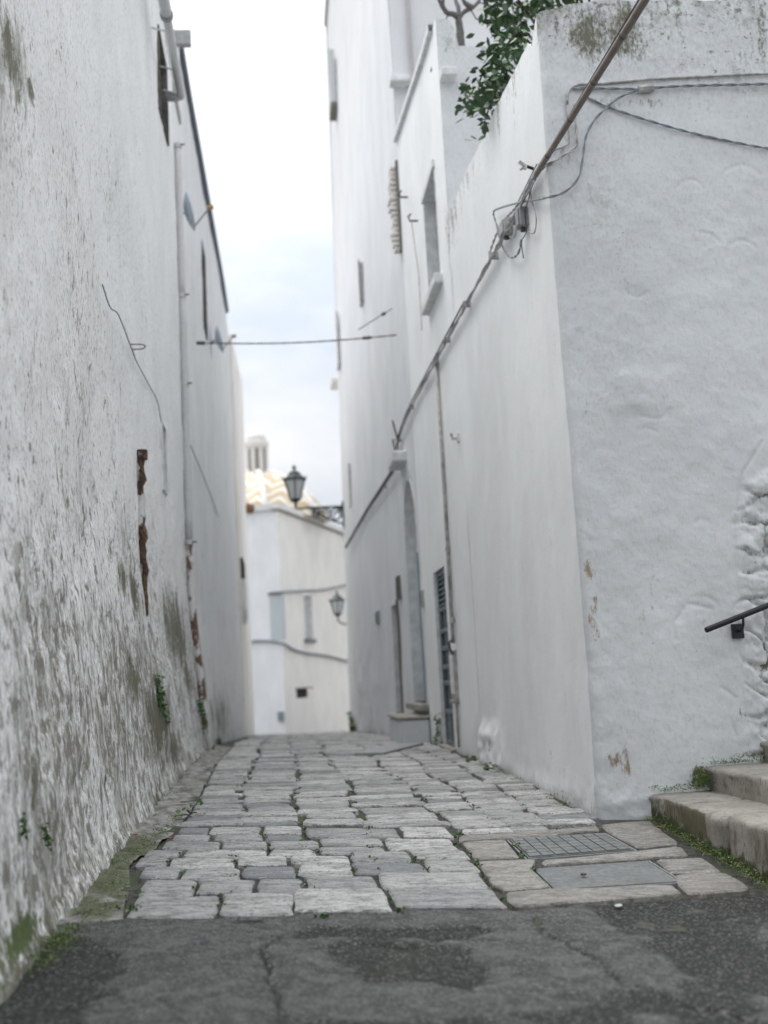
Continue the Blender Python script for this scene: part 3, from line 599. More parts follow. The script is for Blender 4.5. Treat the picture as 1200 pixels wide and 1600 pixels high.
# ---------- unseen house, added behind the viewpoint to shade the foreground and facing wall
oh = empty('house', (2, -5, 0), 'unseen white house added behind the camera to shade the alley mouth', 'house')
sheet('wall', M['wall_right'], oh, lines(-9, 12, .5), lines(-1.2, 8.5, .5), lambda x, z: (x, -4.5+0*x, z), (), {'wear': lambda x, z: .2+0*x})
MB().box((-9, -12, 8.4), (12, -4.4, 8.6)).build('roof', M['deck'], oh)
MB().box((-1.6, -4.52, -1.1), (-.6, -4.44, 1.2), .01).build('door', M['door_paint'], oh); MB().box((1.5, -4.52, 2.8), (2.5, -4.44, 4.3), .01).build('window', M['shutter'], oh)

# ------------------------------------------------------------------ ground, road, pavement
tag(ob('ground', [(-300, -60, -1.2), (300, -60, -1.2), (300, 8, -.9), (-300, 8, -.9), (-300, 30, -1.0), (300, 30, -1.0), (-300, 60, -1.9), (300, 60, -1.9), (-300, 600, -3.2), (300, 600, -3.2)],
       [(0, 1, 2, 3), (3, 2, 5, 4), (4, 5, 7, 6), (6, 7, 9, 8)], M['earth']), kind='structure')
def gsheet(name, mat, X_, Y_, rel, attrs=None):
    x, y = np.meshgrid(X_, Y_, indexing='ij'); P = np.stack([x, y, gz(x, y)+rel(x, y)], -1); n, k = x.shape; idx = np.arange(n*k).reshape(n, k)
    q = np.stack([idx[:-1, :-1], idx[1:, :-1], idx[1:, 1:], idx[:-1, 1:]], -1).reshape(-1, 4)
    return tag(ob(name, P.reshape(-1, 3), [tuple(map(int, t)) for t in q], mat, None, True, {k_: f(x, y)+0*x for k_, f in (attrs or {}).items()}), kind='structure')
gsheet('pavement', M['joint'], lines(-1.35, 2.7, .05), np.r_[lines(4.95, 14, .06), lines(14, 62, .4)[1:]], lambda x, y: -.024+.008*fbm(x*5, y*5, 2))
PAVE = bpy.data.objects['pavement']
EDGE = [(v[0], v[1]) for v in (onG(*p) for p in [(100, 1440), (205, 1433), (345, 1431), (460, 1426), (605, 1421), (790, 1419), (806, 1421), (1070, 1398), (1180, 1392), (1199, 1388)])]
ex_ = [v[0] for v in EDGE]; ey_ = [v[1] for v in EDGE]
def yedge(x): return np.interp(x, ex_, ey_)+.02*fbm(np.asarray(x)*4, 0*np.asarray(x), 7)
def polyd(x, y, P):
    t = np.full(np.shape(x), 9.)
    for (a, b), (c, d) in zip(P[:-1], P[1:]):
        k = np.clip(((x-a)*(c-a)+(y-b)*(d-b))/((c-a)**2+(d-b)**2), 0, 1); t = np.minimum(t, np.hypot(x-a-k*(c-a), y-b-k*(d-b)))
    return t
CR = [[tuple(onG(*p)[:2]) for p in P] for P in [[(440, 1455), (412, 1480), (418, 1520), (432, 1545), (436, 1598)], [(838, 1430), (850, 1455), (885, 1472), (940, 1500), (985, 1545)], [(990, 1530), (1060, 1560), (1120, 1570), (1190, 1598)], [(485, 1480), (560, 1465), (640, 1475), (700, 1460)]]]
def worn(x, y):
    b = .9*fbm(x*1.7+.3, y*1.5, 5, 5)+.16
    b = b+.5*np.exp(-(((x+.35)/.38)**2+((y-4.3)/.8)**2))-.75*np.exp(-(((x+.9)/.42)**2+((y-4.3)/.9)**2))-.75*np.exp(-(((x-.45)/.30)**2+((y-4.42)/.26)**2))-.6*np.exp(-(((x-.55)/.45)**2+((y-4.98)/.07)**2))
    b = b+.5*np.exp(-(((x-.95)/.3)**2+((y-4.25)/.2)**2))-.7*np.exp(-(((x-.35)/.32)**2+((y-3.78)/.17)**2))+.35*np.exp(-(((x-.15)/.3)**2+((y-4.2)/.2)**2))-.5*sstep(1.15, 1.6, x)
    b = b+.30*fbm(x*4.5, y*4.5, 16, 4)+.12*fbm(x*16, y*16, 6)
    t = sstep(-.05, .12, b)
    for P in CR: t = t*(1-.85*np.exp(-((polyd(x+.03*fbm(x*9, y*9, 19), y+.03*fbm(x*9, y*9, 29), P)+.008*fbm(x*25, y*25, 9))/.008)**2))
    return t
def road_rel(x, y):
    d = .012*worn(x, y)+.006*fbm(x*3, y*3, 3)+.004*fbm(x*30, y*30, 4, 2)
    for P in CR: d = d-.016*np.exp(-((polyd(x+.03*fbm(x*9, y*9, 19), y+.03*fbm(x*9, y*9, 29), P)+.006*fbm(x*25, y*25, 9))/.010)**2)
    return d-.02
Xr = np.r_[lines(-1.35, 2.2, .016), np.linspace(2.25, 8, 24)]
T_ = np.r_[np.linspace(0, .45, 60)[:-1], np.linspace(.45, .78, 14)[:-1], np.linspace(.78, 1, 6)]
x, t = np.meshgrid(Xr, np.r_[np.linspace(0, 1.9, 125), np.linspace(1.95, 10, 40)], indexing='ij'); y = yedge(x)-t
P = np.stack([x, y, gz(x, y)+road_rel(x, y)], -1); n, k = x.shape; idx = np.arange(n*k).reshape(n, k)
qd = np.stack([idx[:-1, :-1], idx[:-1, 1:], idx[1:, 1:], idx[1:, :-1]], -1).reshape(-1, 4)
tag(ob('road', P.reshape(-1, 3), [tuple(map(int, v)) for v in qd], M['asphalt'], None, True, {'worn': worn(x, y)}), kind='structure')
# cement strip with moss along the left wall
LE = np.array([onG(*p)[:2] for p in [(195, 1436), (200, 1405), (208, 1380), (205, 1355), (212, 1342), (240, 1328), (262, 1308), (285, 1285), (305, 1258), (322, 1225), (340, 1190), (360, 1170)]])
def xedge(y): return np.interp(y, LE[:, 1], LE[:, 0])
y_ = lines(4.98, 17, .035); u_ = np.linspace(0, 1, 16); u, y = np.meshgrid(u_, y_, indexing='ij'); x = -1.22+(xedge(y)-.012+1.22)*u
d1, d2, iv = voro(x*3.2, y*2.0, 8); r = -.004+.03*fbm(x*4, y*4, 1)+.022*fbm(x*14, y*14, 2)+.03*(1-u)**2-.022*u+sstep(5.6, 6.6, y)*(.018*iv-.03*(1-sstep(0, .09, d2-d1)))-.06*sstep(5.35, 5.02, y)
P = np.stack([x, y, gz(x, y)+r], -1); n, k = x.shape; idx = np.arange(n*k).reshape(n, k)
qd = np.stack([idx[:-1, :-1], idx[1:, :-1], idx[1:, 1:], idx[:-1, 1:]], -1).reshape(-1, 4)
mo = .95*np.exp(-(((u-.7)/.4)**2+((y-6.9)/1.0)**2))+.95*np.exp(-(((y-5.9)/.9)**2)-((u-.75)/.4)**2)*(.4+vn(x*6, y*6, 4))+.5*sstep(9, 14, y)*vn(x*4, y*4, 9)
tag(ob('kerb_strip', P.reshape(-1, 3), [tuple(map(int, v)) for v in qd], M['cement'], None, True, {'moss': mo}), kind='structure')

# paving stones
CNT = [0]
STUFF = MB()
def stone_geo(poly, h=0., seed=0, jit=.009, round_=.22, ins=.011):
    rr = random.Random(seed); P = [np.asarray(p[:2], float) for p in poly]; n = len(P)
    A = sum(P[i][0]*P[(i+1) % n][1]-P[(i+1) % n][0]*P[i][1] for i in range(n))
    if A < 0: P = P[::-1]
    D_ = []
    for i in range(n):
        a, b = P[i], P[(i+1) % n]; L_ = np.linalg.norm(b-a); cut = min(.016+.014*rr.random(), L_*round_)/max(L_, 1e-6); k = max(1, int(L_/.13))
        for t in [cut]+[cut+(1-2*cut)*j/k for j in range(1, k)]+[1-cut]:
            D_.append(a+(b-a)*t+np.array([rr.uniform(-jit, jit), rr.uniform(-jit, jit)]))
    C = sum(D_)/len(D_); m_ = len(D_); vs = []; tx, ty = rr.uniform(-.012, .012), rr.uniform(-.015, .015)
    def zz(p, dz): return float(gz(p[0], p[1]))+h+dz+(p[0]-C[0])*tx+(p[1]-C[1])*ty
    for p in D_: vs.append((p[0], p[1], zz(p, -.055)))
    for p in D_: vs.append((p[0], p[1], zz(p, -.008)))
    for p in D_:
        e_ = C-p; q_ = p+e_/np.linalg.norm(e_)*min(ins, .3*np.linalg.norm(e_)); vs.append((q_[0], q_[1], zz(q_, rr.uniform(-.002, .002))))
    for p in D_:
        q_ = C+(p-C)*.5; vs.append((q_[0], q_[1], zz(q_, rr.uniform(-.003, .004))))
    vs.append((C[0], C[1], zz(C, .002)))
    fs = []
    for r_ in range(3):
        for i in range(m_): j = (i+1) % m_; fs.append((r_*m_+i, r_*m_+j, (r_+1)*m_+j, (r_+1)*m_+i))
    for i in range(m_): fs.append((3*m_+i, 3*m_+(i+1) % m_, 4*m_))
    return vs, fs
def pave(poly, h=0., mat='stone', **kw):
    CNT[0] += 1; vs, fs = stone_geo(poly, h, CNT[0], **kw)
    if CNT[0] <= 298:
        o = ob('paving_stone', vs, fs, M[mat], PAVE, True); k_ = (len(vs)-1)//4; o.data.polygons.foreach_set('use_smooth', [i >= 2*k_ for i in range(len(fs))])
    else: STUFF.add(vs, fs)
VPX, VPY = 440., 1067.
def pxstone(x0, x1, y0, y1, g=1.3):
    ym = (y0+y1)/2
    def cx(xm, yy): return xm+(xm-VPX)*(yy-ym)/(ym-VPY)*.85
    pts = [(cx(x0, y1)+g, y1-.7), (cx(x1, y1)-g, y1-.7), (cx(x1, y0)-g, y0+.7), (cx(x0, y0)+g, y0+.7)]
    pave([onG(*p) for p in pts], random.uniform(-.004, .008))
FRONT = [(207,341,1398,1432),(221,305,1374,1398),(219,283,1354,1373),(212,261,1339,1353),(228,283,1327,1339),(253,345,1315,1327),(268,330,1303,1315),(280,325,1292,1303),
 (346,459,1397,1430),(308,396,1374,1398),(286,377,1356,1374),(265,367,1341,1356),(286,418,1328,1341),(347,418,1315,1328),(334,411,1303,1315),(328,408,1291,1303),
 (460,606,1391,1425),(402,474,1371,1396),(378,464,1353,1371),(370,449,1338,1353),(420,496,1326,1338),(419,497,1314,1326),(413,474,1303,1314),(411,474,1291,1303),
 (479,590,1369,1391),(466,550,1351,1369),(451,545,1338,1351),(500,546,1334,1338),(498,604,1322,1334),(500,600,1310,1322),(478,624,1294,1310),
 (548,642,1331,1347),(552,665,1347,1367),(594,756,1364,1390),(612,782,1390,1420),(666,744,1342,1363),(644,732,1328,1342),(604,712,1309,1328),(627,704,1292,1308)]
for f in FRONT:
    if f[3]-f[2] > 6: pxstone(*f)
FR = [[(716,1307),(934,1291),(936,1299),(718,1316)],[(936,1289),(1013,1283),(1062,1318),(996,1325),(951,1301)],[(722,1317),(789,1313),(812,1339),(742,1342)],
 [(845,1347),(1064,1322),(1076,1336),(849,1353)],[(746,1345),(837,1343),(830,1357),(859,1386),(790,1392),(768,1382)],[(1023,1344),(1096,1341),(1128,1361),(1049,1364)],
 [(1053,1367),(1132,1364),(1170,1384),(1167,1391),(1076,1397),(1058,1381)],[(791,1395),(864,1389),(1051,1381),(1067,1395),(807,1419),(792,1408)]]
for f in FR: pave([onG(*p) for p in f], .004, 'stone_pink', jit=.004)
# strips of stones further on
def strip_x(k, y): return SB[k]+.03*math.sin(y*.9+k*1.7)+.02*math.sin(y*2.3+k)+(-.05*(y-8)/10 if k > 3 else 0)
SB = [-.74, -.33, .10, .50, 1.0, 1.36, 1.70, 2.02]
rows = []
for k in range(7):
    y = float(onG(*[(300, 1291), (370, 1290), (450, 1290), (590, 1292), (762, 1301), (850, 1296), (965, 1286)][k])[1])+.012; ymax = 36
    while y < ymax:
        d = random.uniform(.15, .27)*(1 if y < 13 else 1.15)*(1.25 if random.random() < .15 else 1); rows.append((y, k, d)); y += d
rows.sort()
for (y, k, d) in rows:
    g = .006+random.random()*.006; y2 = y+d
    def X0(yy): return max(strip_x(k, yy), float(xedge(yy)) if k == 0 and yy < 17 else -9)
    sk = random.uniform(-.03, .03) + (0.10*(k-3.6)/3 if k > 3 and y > 7.6 else 0)
    def X1(yy): return min(strip_x(k+1, yy), 2.03-.03*math.sin(yy))
    j0, j1 = random.uniform(-.035, .035), random.uniform(-.035, .035)
    if y > 14: j0 -= .06 if k == 0 else 0
    a, b = X0(y)+g+j0*(k > 0), X1(y)-g+j1
    if b-a < .1: continue
    if b-a > .40 and random.random() < .10:
        m_ = a+(b-a)*random.uniform(.4, .6)
        pave([(a, y+g*.6), (m_-g, y+g*.6), (m_-g, y2-g*.6), (a, y2-g*.6)], random.uniform(-.006, .006)); a = m_+g
    pave([(a, y+g*.7), (b, y+g*.7+sk), (X1(y2)-g+j1, y2-g*.7+sk), (X0(y2)+g+j0*(k > 0), y2-g*.7)], random.uniform(-.006, .008))
o = STUFF.build('paving_stones', M['stone'], PAVE, True); tag(o, kind='stuff')
# manhole covers
def cover(quad, label, grid):
    P = [onG(*p) for p in quad]; c = sum(P)/4; e0 = empty('manhole_cover', c, label, 'manhole cover', 'manhole covers by the steps')
    h = .000
    def lerp(u, v): return (P[0]*(1-u)+P[1]*u)*(1-v)+(P[3]*(1-u)+P[2]*u)*v
    mb = MB(); t0 = [lerp(u, v) for u, v in ((.012, .02), (.988, .02), (.988, .98), (.012, .98))]
    mb.add([p+np.array([0, 0, -.004]) for p in t0]+[p+np.array([0, 0, -.06]) for p in t0], [(0,1,2,3),(0,4,5,1),(1,5,6,2),(2,6,7,3),(3,7,4,0)]); mb.build('plate', M['cover'], e0)
    if grid:
        nu, nv = 8, 6
        for i in range(nu):
            for j in range(nv):
                a, b, c_, d = (i+.06)/nu*.96+.02, (i+.94)/nu*.96+.02, (j+.06)/nv*.94+.03, (j+.94)/nv*.94+.03
                q_ = [lerp(a, c_), lerp(b, c_), lerp(b, d), lerp(a, d)]
                MB().add([p+np.array([0, 0, .003]) for p in q_]+[p+np.array([0, 0, -.004]) for p in q_], [(0,1,2,3),(0,4,5,1),(1,5,6,2),(2,6,7,3),(3,7,4,0)]).build('tile', M['cover'], e0)
    rim = MB()
    for (u0, v0, u1, v1) in ((-.02, -.03, 1.02, -.008), (-.02, 1.008, 1.02, 1.03), (-.018, -.01, -.002, 1.01), (1.002, -.01, 1.018, 1.01)):
        q_ = [lerp(u0, v0), lerp(u1, v0), lerp(u1, v1), lerp(u0, v1)]
        rim.add([p+np.array([0, 0, -.006]) for p in q_]+[p+np.array([0, 0, -.06]) for p in q_], [(0,1,2,3),(0,4,5,1),(1,5,6,2),(2,6,7,3),(3,7,4,0)])
    rim.build('rim', M['metalgrey'], e0)
cover([(824, 1340), (992, 1327), (945, 1301), (794, 1310)], 'grey manhole cover with square tile pattern, the farther of the two by the steps', True)
cover([(865, 1389), (1066, 1376), (1013, 1344), (832, 1357)], 'plain grey manhole cover nearest the asphalt', False)
A_ = [onG(*p) for p in [(553, 1181), (600, 1180), (662, 1164), (612, 1165)]]
fc = empty('manhole_cover', A_[0], 'dark flat drain slab across the paving below the arched doorway', 'drain cover')
MB().add([p+np.array([0, 0, .03]) for p in A_]+[p+np.array([0, 0, -.05]) for p in A_], [(0,1,2,3),(0,4,5,1),(1,5,6,2),(2,6,7,3),(3,7,4,0)]).build('plate', M['metalgrey'], fc)

# ------------------------------------------------------------------ steps and handrail
st = empty('stone_steps', (2.9, 6.6, 0), 'worn limestone steps with mossy risers climbing right beside the facing wall', 'steps')
def step(x0, x1, y0, y1, zt, zb, seed):
    n = max(2, int((y1-y0)/.035)); Yv = np.linspace(y0, y1, n)
    prof = [(x0+.0, zb-.25), (x0+.0, zb), (x0+.002, zb+(zt-zb)*.35), (x0+.004, zb+(zt-zb)*.7), (x0+.002, zt-.03), (x0+.005, zt-.012), (x0+.018, zt-.002), (x0+.07, zt), (x0+.16, zt), (x0+.28, zt), (x1+.03, zt)]
    pv = np.array(prof); s = np.arange(len(pv))
    yy, kk = np.meshgrid(Yv, s, indexing='ij'); X_ = pv[kk, 0]; Z_ = pv[kk, 1]
    nz = fbm(yy*5, kk*.9+seed, 3, 4); ed = np.exp(-((kk-5)/1.5)**2)
    d = .018*nz+.02*ed*fbm(yy*3, kk*0+seed, 8)-.012*ed*(np.minimum(yy-y0, y1-yy) < .03)
    P = np.stack([X_+d*(kk < 8), yy, Z_+.010*fbm(yy*4, X_*4+seed, 4)-.006*ed], -1); k_ = len(pv); idx = np.arange(n*k_).reshape(n, k_)
    q_ = np.stack([idx[:-1, :-1], idx[1:, :-1], idx[1:, 1:], idx[:-1, 1:]], -1).reshape(-1, 4)
    fs = [tuple(map(int, v)) for v in q_]+[tuple(int(v) for v in idx[0]), tuple(int(v) for v in idx[-1][::-1])]
    hh = Z_-gz(X_, yy)
    ob('step', P.reshape(-1, 3), fs, M['step'], st, True, {'algae': np.clip(.5*(Z_ < zt-.01)*(kk > 1)-.35*sstep(.16, .3, hh), 0, 1)*(.5+vn(yy*2.5, kk*0, 4)), 'moss': .95*np.exp(-np.clip(hh, 0, 9)/.10)+.5*(kk >= 10)})
zt1, zt2 = .15, .30
for a, b, s_ in ((6.985, 7.63, 1), (6.30, 6.975, 2), (5.45, 6.29, 3), (4.3, 5.44, 4)): step(2.385+.01*math.sin(s_*9), 2.80, a, b, zt1+.004*math.sin(s_*5), float(gz(2.38, (a+b)/2))-.02, s_)
for a, b, s_ in ((6.9, 7.63, 5), (5.9, 6.89, 6), (4.6, 5.89, 7)): step(2.79+.01*math.sin(s_*9), 3.2, a, b, zt2, zt1-.01, s_)
for a, b, s_ in ((6.5, 7.63, 8), (5., 6.49, 9)): step(3.2, 3.62, a, b, .45, zt2-.01, s_)
MB().box((3.6, 4.6, -.3), (6.2, 7.63, .60), .02).build('landing', M['step'], st)
hr = empty('handrail', (3.1, 7.52, 1.2), 'black iron handrail fixed to the wall above the steps', 'handrail')
r0 = onY(1102, 985, 7.5); r1 = onY(1200, 946, 7.5); dr_ = (r1-r0); r2 = r1+dr_*1.8
MB().tube([r0, r0+dr_*.02, r1, r2], [.015, .020, .020, .020], 10).build('rail', M['iron'], hr, True)
for f in (.60, 2.2):
    b0 = r0+dr_*f; pl = MB().box((b0[0]-.035, 7.615, b0[2]-.15), (b0[0]+.045, 7.645, b0[2]-.05), .004).build('bracket_plate', M['iron'], hr)
    MB().tube([b0, b0+np.array([0, .01, -.06]), b0+np.array([.005, .06, -.10]), (b0[0]+.005, 7.63, b0[2]-.10)], .009, 6).build('bracket', M['iron'], hr, True)

# ------------------------------------------------------------------ grille door
gd = empty('grille_door', (2.1, 14.5, dz0), 'grey metal grille door with louvred top in the right wall', 'door')
Xd = XR+.06; y0, y1 = 13.98, 14.98
MB().quad((XR-.012, y0, dz0-.3), (Xd+.1, y0, dz0-.3), (Xd+.1, y0, dz1), (XR-.012, y0, dz1)).quad((XR-.012, y1, dz0-.3), (Xd+.1, y1, dz0-.3), (Xd+.1, y1, dz1), (XR-.012, y1, dz1)).quad((XR-.012, y0, dz1), (XR-.012, y1, dz1), (Xd+.1, y1, dz1), (Xd+.1, y0, dz1)).build('reveal', M['jamb'], gd)
fm = M['door_paint']
for n_, a, b in (('stile', y0, y0+.07), ('stile', y1-.07, y1), ('stile', 14.45, 14.51)): MB().box((Xd-.03, a, dz0), (Xd+.03, b, dz1), .006).build(n_, fm, gd)
zz_ = [dz0, .66, 1.05, 1.10, 1.35, 1.60, 1.82, 1.86, dz1-.05]
for z in (dz0+.0, .50, .86, 1.06, 1.30, 1.52, 1.80, dz1-.07): MB().box((Xd-.035, y0+.07, z), (Xd+.025, y1-.07, z+.055), .005).build('rail', fm, gd)
for k in range(6): MB().add([(Xd-.04, y0+.07, 1.865+k*.066), (Xd-.04, y1-.07, 1.865+k*.066), (Xd+.02, y1-.07, 1.915+k*.066), (Xd+.02, y0+.07, 1.915+k*.066), (Xd-.04, y0+.07, 1.875+k*.066), (Xd-.04, y1-.07, 1.875+k*.066), (Xd+.02, y1-.07, 1.925+k*.066), (Xd+.02, y0+.07, 1.925+k*.066)], [(0,1,2,3),(4,5,6,7),(0,1,5,4),(3,2,6,7)]).build('louvre_slat', fm, gd)
MB().box((Xd+.03, y0+.05, 1.85), (Xd+.06, y1-.05, dz1)).build('louvre_back', M['dark'], gd)
MB().box((Xd-.01, y0+.06, dz0), (Xd+.012, y1-.06, .52)).build('bottom_panel', fm, gd)
for a, b in ((y0+.07, 14.45), (14.51, y1-.07)): MB().box((Xd+.005, a, .52), (Xd+.012, b, 1.82)).build('pane', M['glass'], gd); MB().box((Xd+.03, a+.04, .5), (Xd+.035, a+.2, 1.82)).build('curtain', M['curtain'], gd)
MB().box((XR-.06, 13.9, dz0-.12), (XR+.2, 15.1, dz0-.005), .01).build('threshold', M['step'], gd)

# ------------------------------------------------------------------ wall fittings, right side
YC = 13.42
cd = empty('conduit', (2.0, YC, .2), 'thin white cable conduit running down the right wall beside the grille door', 'conduit')
MB().tube([(XR-.03, YC+.02, 4.78), (XR-.03, YC, 3.2), (XR-.035, YC, 1.35)], .022, 8).build('pipe', M['cablewhite'], cd, True)
MB().tube([(XR-.025, YC+.12, .98), (XR-.025, YC+.12, .15)], .014, 6).build('lower_pipe', M['cablewhite'], cd, True)
for z in (4.74, 2.45, 1.62): MB().tube([(XR-.03, YC, z-.03), (XR-.03, YC, z+.03)], .032, 8).build('collar', M['cablewhite'], cd)
MB().tube([(XR-.035, YC, 1.40), (XR-.09, YC-.02, 1.36), (XR-.08, YC-.02, 1.28), (XR-.035, YC+.05, 1.22)], .014, 6).build('elbow', M['cabledark'], cd, True)
mt = empty('meter_box', (2.0, 13.62, .95), 'flat white painted meter box on the right wall beside the grille door', 'meter box')
MB().box((XR-.035, 13.45, .70), (XR+.01, 13.84, 1.28), .006).build('frame', M['cablewhite'], mt); MB().box((XR-.045, 13.50, .76), (XR-.036, 13.79, 1.22), .004).build('lid', M['jamb'], mt)
MB().box((XR-.06, 13.43, .655), (XR+.01, 13.86, .695), .004).build('sill', M['step'], mt)
db = empty('doorbell', (2.02, 13.92, 1.0), 'small dark doorbell between grille door and meter box', 'doorbell'); MB().box((XR-.025, 13.885, .97), (XR+.01, 13.93, 1.04), .006).build('plate', M['iron'], db); MB().tube([(XR-.035, 13.907, 1.0), (XR-.02, 13.907, 1.0)], .01, 8).build('button', M['metalgrey'], db)
def plate(px, py0, py1, dy, mat, nm, label, catg, X=XR, t=.04):
    a = onX(px, py0, X); b = onX(px, py1, X); e0 = empty(nm, (X, a[1], b[2]), label, catg)
    MB().box((X-t, a[1]-dy/2, b[2]), (X+.02, a[1]+dy/2, a[2]), .006).build('plate', mat, e0); MB().box((X-t-.008, a[1]-dy/2+.03, b[2]+.03), (X-t-.001, a[1]+dy/2-.03, a[2]-.03)).build('face', M['shutter'] if mat is not M['shutter'] else M['dark'], e0)
plate(623, 900, 938, .28, M['shutter'], 'wall_plaque', 'narrow dark plaque on the wall left of the arched doorway', 'plaque', XR-.03)
plate(591, 955, 976, .5, M['greyblue'], 'letterbox', 'small grey letterbox beside the narrow dark door', 'letterbox', XR-.05)
plate(661, 922, 950, .14, M['boxgrey'], 'wall_plaque', 'slim grey plaque between the arched doorway and the grille door', 'plaque')
# hook and bits above
hk = empty('wall_hook', onX(715, 685, XR), 'small white hook stub on the right wall beside the conduit', 'hook'); p = onX(717, 684, XR)
MB().tube([(XR+.01, p[1], p[2]), (XR-.07, p[1], p[2]-.01), (XR-.085, p[1], p[2]+.05)], .016, 6).build('stem', M['cablewhite'], hk)
MB().box((XR-.02, p[1]-.05, p[2]-.05), (XR+.01, p[1]+.05, p[2]+.05), .006).build('base', M['jamb'], hk)
for (px, py, lb) in ((637, 308, 'small dark hook right of the toothed wall joint'), (652, 345, 'small iron hook with hanging wire below the upper right window')):
    p = onX(px, py, XR); e0 = empty('wall_hook', p, lb, 'hook')
    MB().tube([(XR+.01, p[1], p[2]), (XR-.10, p[1], p[2]), (XR-.12, p[1], p[2]+.06), (XR-.08, p[1], p[2]+.10)], .014, 6).build('hook', M['cabledark'], e0, True)
    if px == 652: MB().tube([(XR-.08, p[1], p[2]), (XR-.02, p[1]+.03, p[2]-.7), (XR-.02, p[1]+.05, p[2]-1.5)], .006, 5).build('wire', M['cablewhite'], e0)
# long cable bundle along the right wall
def rw(px, py, off=.04): return onX(px, py, XR-off)
cb = empty('cable_bundle', (2.0, 18, 4.7), 'dark bundled cables running the length of the right wall', 'cable')
main = [rw(836, 276, .06), rw(800, 345), rw(780, 382), rw(752, 432), rw(722, 488), rw(700, 528), rw(690, 547), rw(668, 588), rw(640, 642), rw(625, 682), rw(622, 700), rw(622, 722, .06), rw(600, 760, .06), rw(575, 798, .06), rw(553, 836, .08), rw(541, 856, .12)]
Pm = cat(main, 8); 
for k, (r_, dz_, mm_) in enumerate(((.013, .012, 'cablewhite'), (.010, -.016, 'cable'), (.008, -.034, 'cablewhite'))):
    MB().tube([q_+np.array([-.006*k, 0, dz_+.010*math.sin(i*.9+k*2)+.006*math.sin(i*2.3+k)]) for i, q_ in enumerate(Pm)], r_, 6).build('strand', M[mm_], cb, True)
far_ = [q_+np.array([-.02, 0, .03]) for q_ in Pm if q_[1] > 11]; MB().tube(far_, [.010+.016*float(sstep(16, 22, q_[1])) for q_ in far_], 6).build('dark_strand', M['cabledark'], cb, True)
for i in range(8, len(Pm)-4, 11): q_ = Pm[i]; MB().box((XR-.075, q_[1]-.02, q_[2]-.03), (XR+.01, q_[1]+.02, q_[2]+.03), .004).build('clip', M['cablewhite'], cb)
jb = empty('junction_bracket', rw(625, 720), 'whitewashed junction ledge under the cables above the arched doorway', 'bracket'); p = rw(626, 718)
MB().box((XR-.22, p[1]-.5, p[2]-.12), (XR+.02, p[1]+.35, p[2]+.05), .02).build('ledge', M['jamb'], jb); MB().tube([(XR-.1, p[1], p[2]+.04), (XR-.16, p[1]-.1, p[2]+.3), (XR-.06, p[1]+.1, p[2]+.34), (XR-.14, p[1]-.05, p[2]+.62)], .015, 6).build('wire', M['cabledark'], jb, True)
# aerial brown cable leaving the corner towards the viewer
ac = empty('aerial_cable', (1.97, 7.9, 4.6), 'thick brown cable stretched in the air from the house corner towards the camera', 'cable')
a = onX(838, 272, 1.98); b = onX(1008, 0, 1.96); P_ = [a+(b-a)*t for t in (0, .3, .7, 1, 2.5)]
MB().tube(P_, .021, 10).build('sheath', M['cablebrown'], ac, True)
a2 = onX(830, 280, 2.0); b2_ = onX(998, 0, 1.97); MB().tube([a2+(b2_-a2)*t for t in (0, .5, 1, 2.5)], .006, 5).build('messenger_wire', M['cabledark'], ac)
a2 = onX(868, 208, 1.99); b2_ = onX(988, 12, 1.97)
for t in (.15, .4, .62, .85): q_ = a+(b-a)*t; MB().tube([q_-(b-a)/np.linalg.norm(b-a)*.012, q_+(b-a)/np.linalg.norm(b-a)*.012], .0225, 8).build('tie', M['cabledark'], ac)
# tangle at the corner
def xc(py): return 845+85*(py-15)/1240.
def wp(zx, zy, off=.02):
    px, py = 760+zx/2.727, zy/2.727
    if px < xc(py): return onX(px, py, XR-off)
    return onY(px, py, YF-off)
def tangle(name, pts, r, mat, label, kind='tube', off=.02, strands=2):
    P0 = [wp(*p, off) for p in pts]; e0 = empty(name, P0[0], label, 'cable'); mb = MB(); C = cat(P0, 6)
    if kind == 'twist': twist(mb, C, r*.72, strands, .22, .02)
    else: mb.tube(C, r, 6)
    mb.build('strands', mat, e0, True); return e0
tangle('looped_cable', [(640, 385), (560, 420), (470, 500), (425, 580), (410, 680), (390, 760), (330, 820), (250, 843), (150, 860), (60, 885), (30, 905), (45, 960), (65, 1040), (100, 1095), (135, 1080), (150, 1020)], .0075, M['cable'], 'blue grey twisted cable looping from the white clamp round the corner to the junction boxes', 'twist', .045)
hc = tangle('wall_cable', [(345, 440), (348, 395), (385, 362), (480, 357), (700, 338), (900, 327), (1200, 313), (1500, 300)], .010, M['cablewhite'], 'whitewashed cable run along the top of the facing wall, upper of the two', off=.012)
hc = tangle('wall_cable', [(370, 378), (430, 376), (560, 378), (650, 380), (710, 375), (850, 366), (1200, 357), (1500, 345)], .0085, M['cable'], 'grey twisted cable along the facing wall with a white clamp, lower of the two', 'twist', .025)
p0, p1 = wp(648, 380, .03), wp(712, 375, .03); MB().tube([p0, p0*.5+p1*.5, p1], [.026, .030, .026], 8).build('clamp', M['cablewhite'], hc)
tangle('wall_cable', [(425, 410), (480, 440), (600, 485), (850, 560), (1100, 615), (1200, 632), (1450, 675)], .0075, M['cable'], 'thin grey cable slanting down to the right across the facing wall', 'twist', .02)
tangle('drop_cable', [(345, 420), (338, 450), (348, 530), (352, 600), (330, 625), (290, 640), (255, 668)], .006, M['cablewhite'], 'left of the two white cables dropping at the house corner')
tangle('drop_cable', [(372, 440), (378, 520), (385, 600), (375, 632), (300, 680), (235, 720), (185, 800), (128, 880), (60, 960), (12, 1080)], .0085, M['cablewhite'], 'white double cable dropping at the house corner and turning into the alley', 'twist', .03)
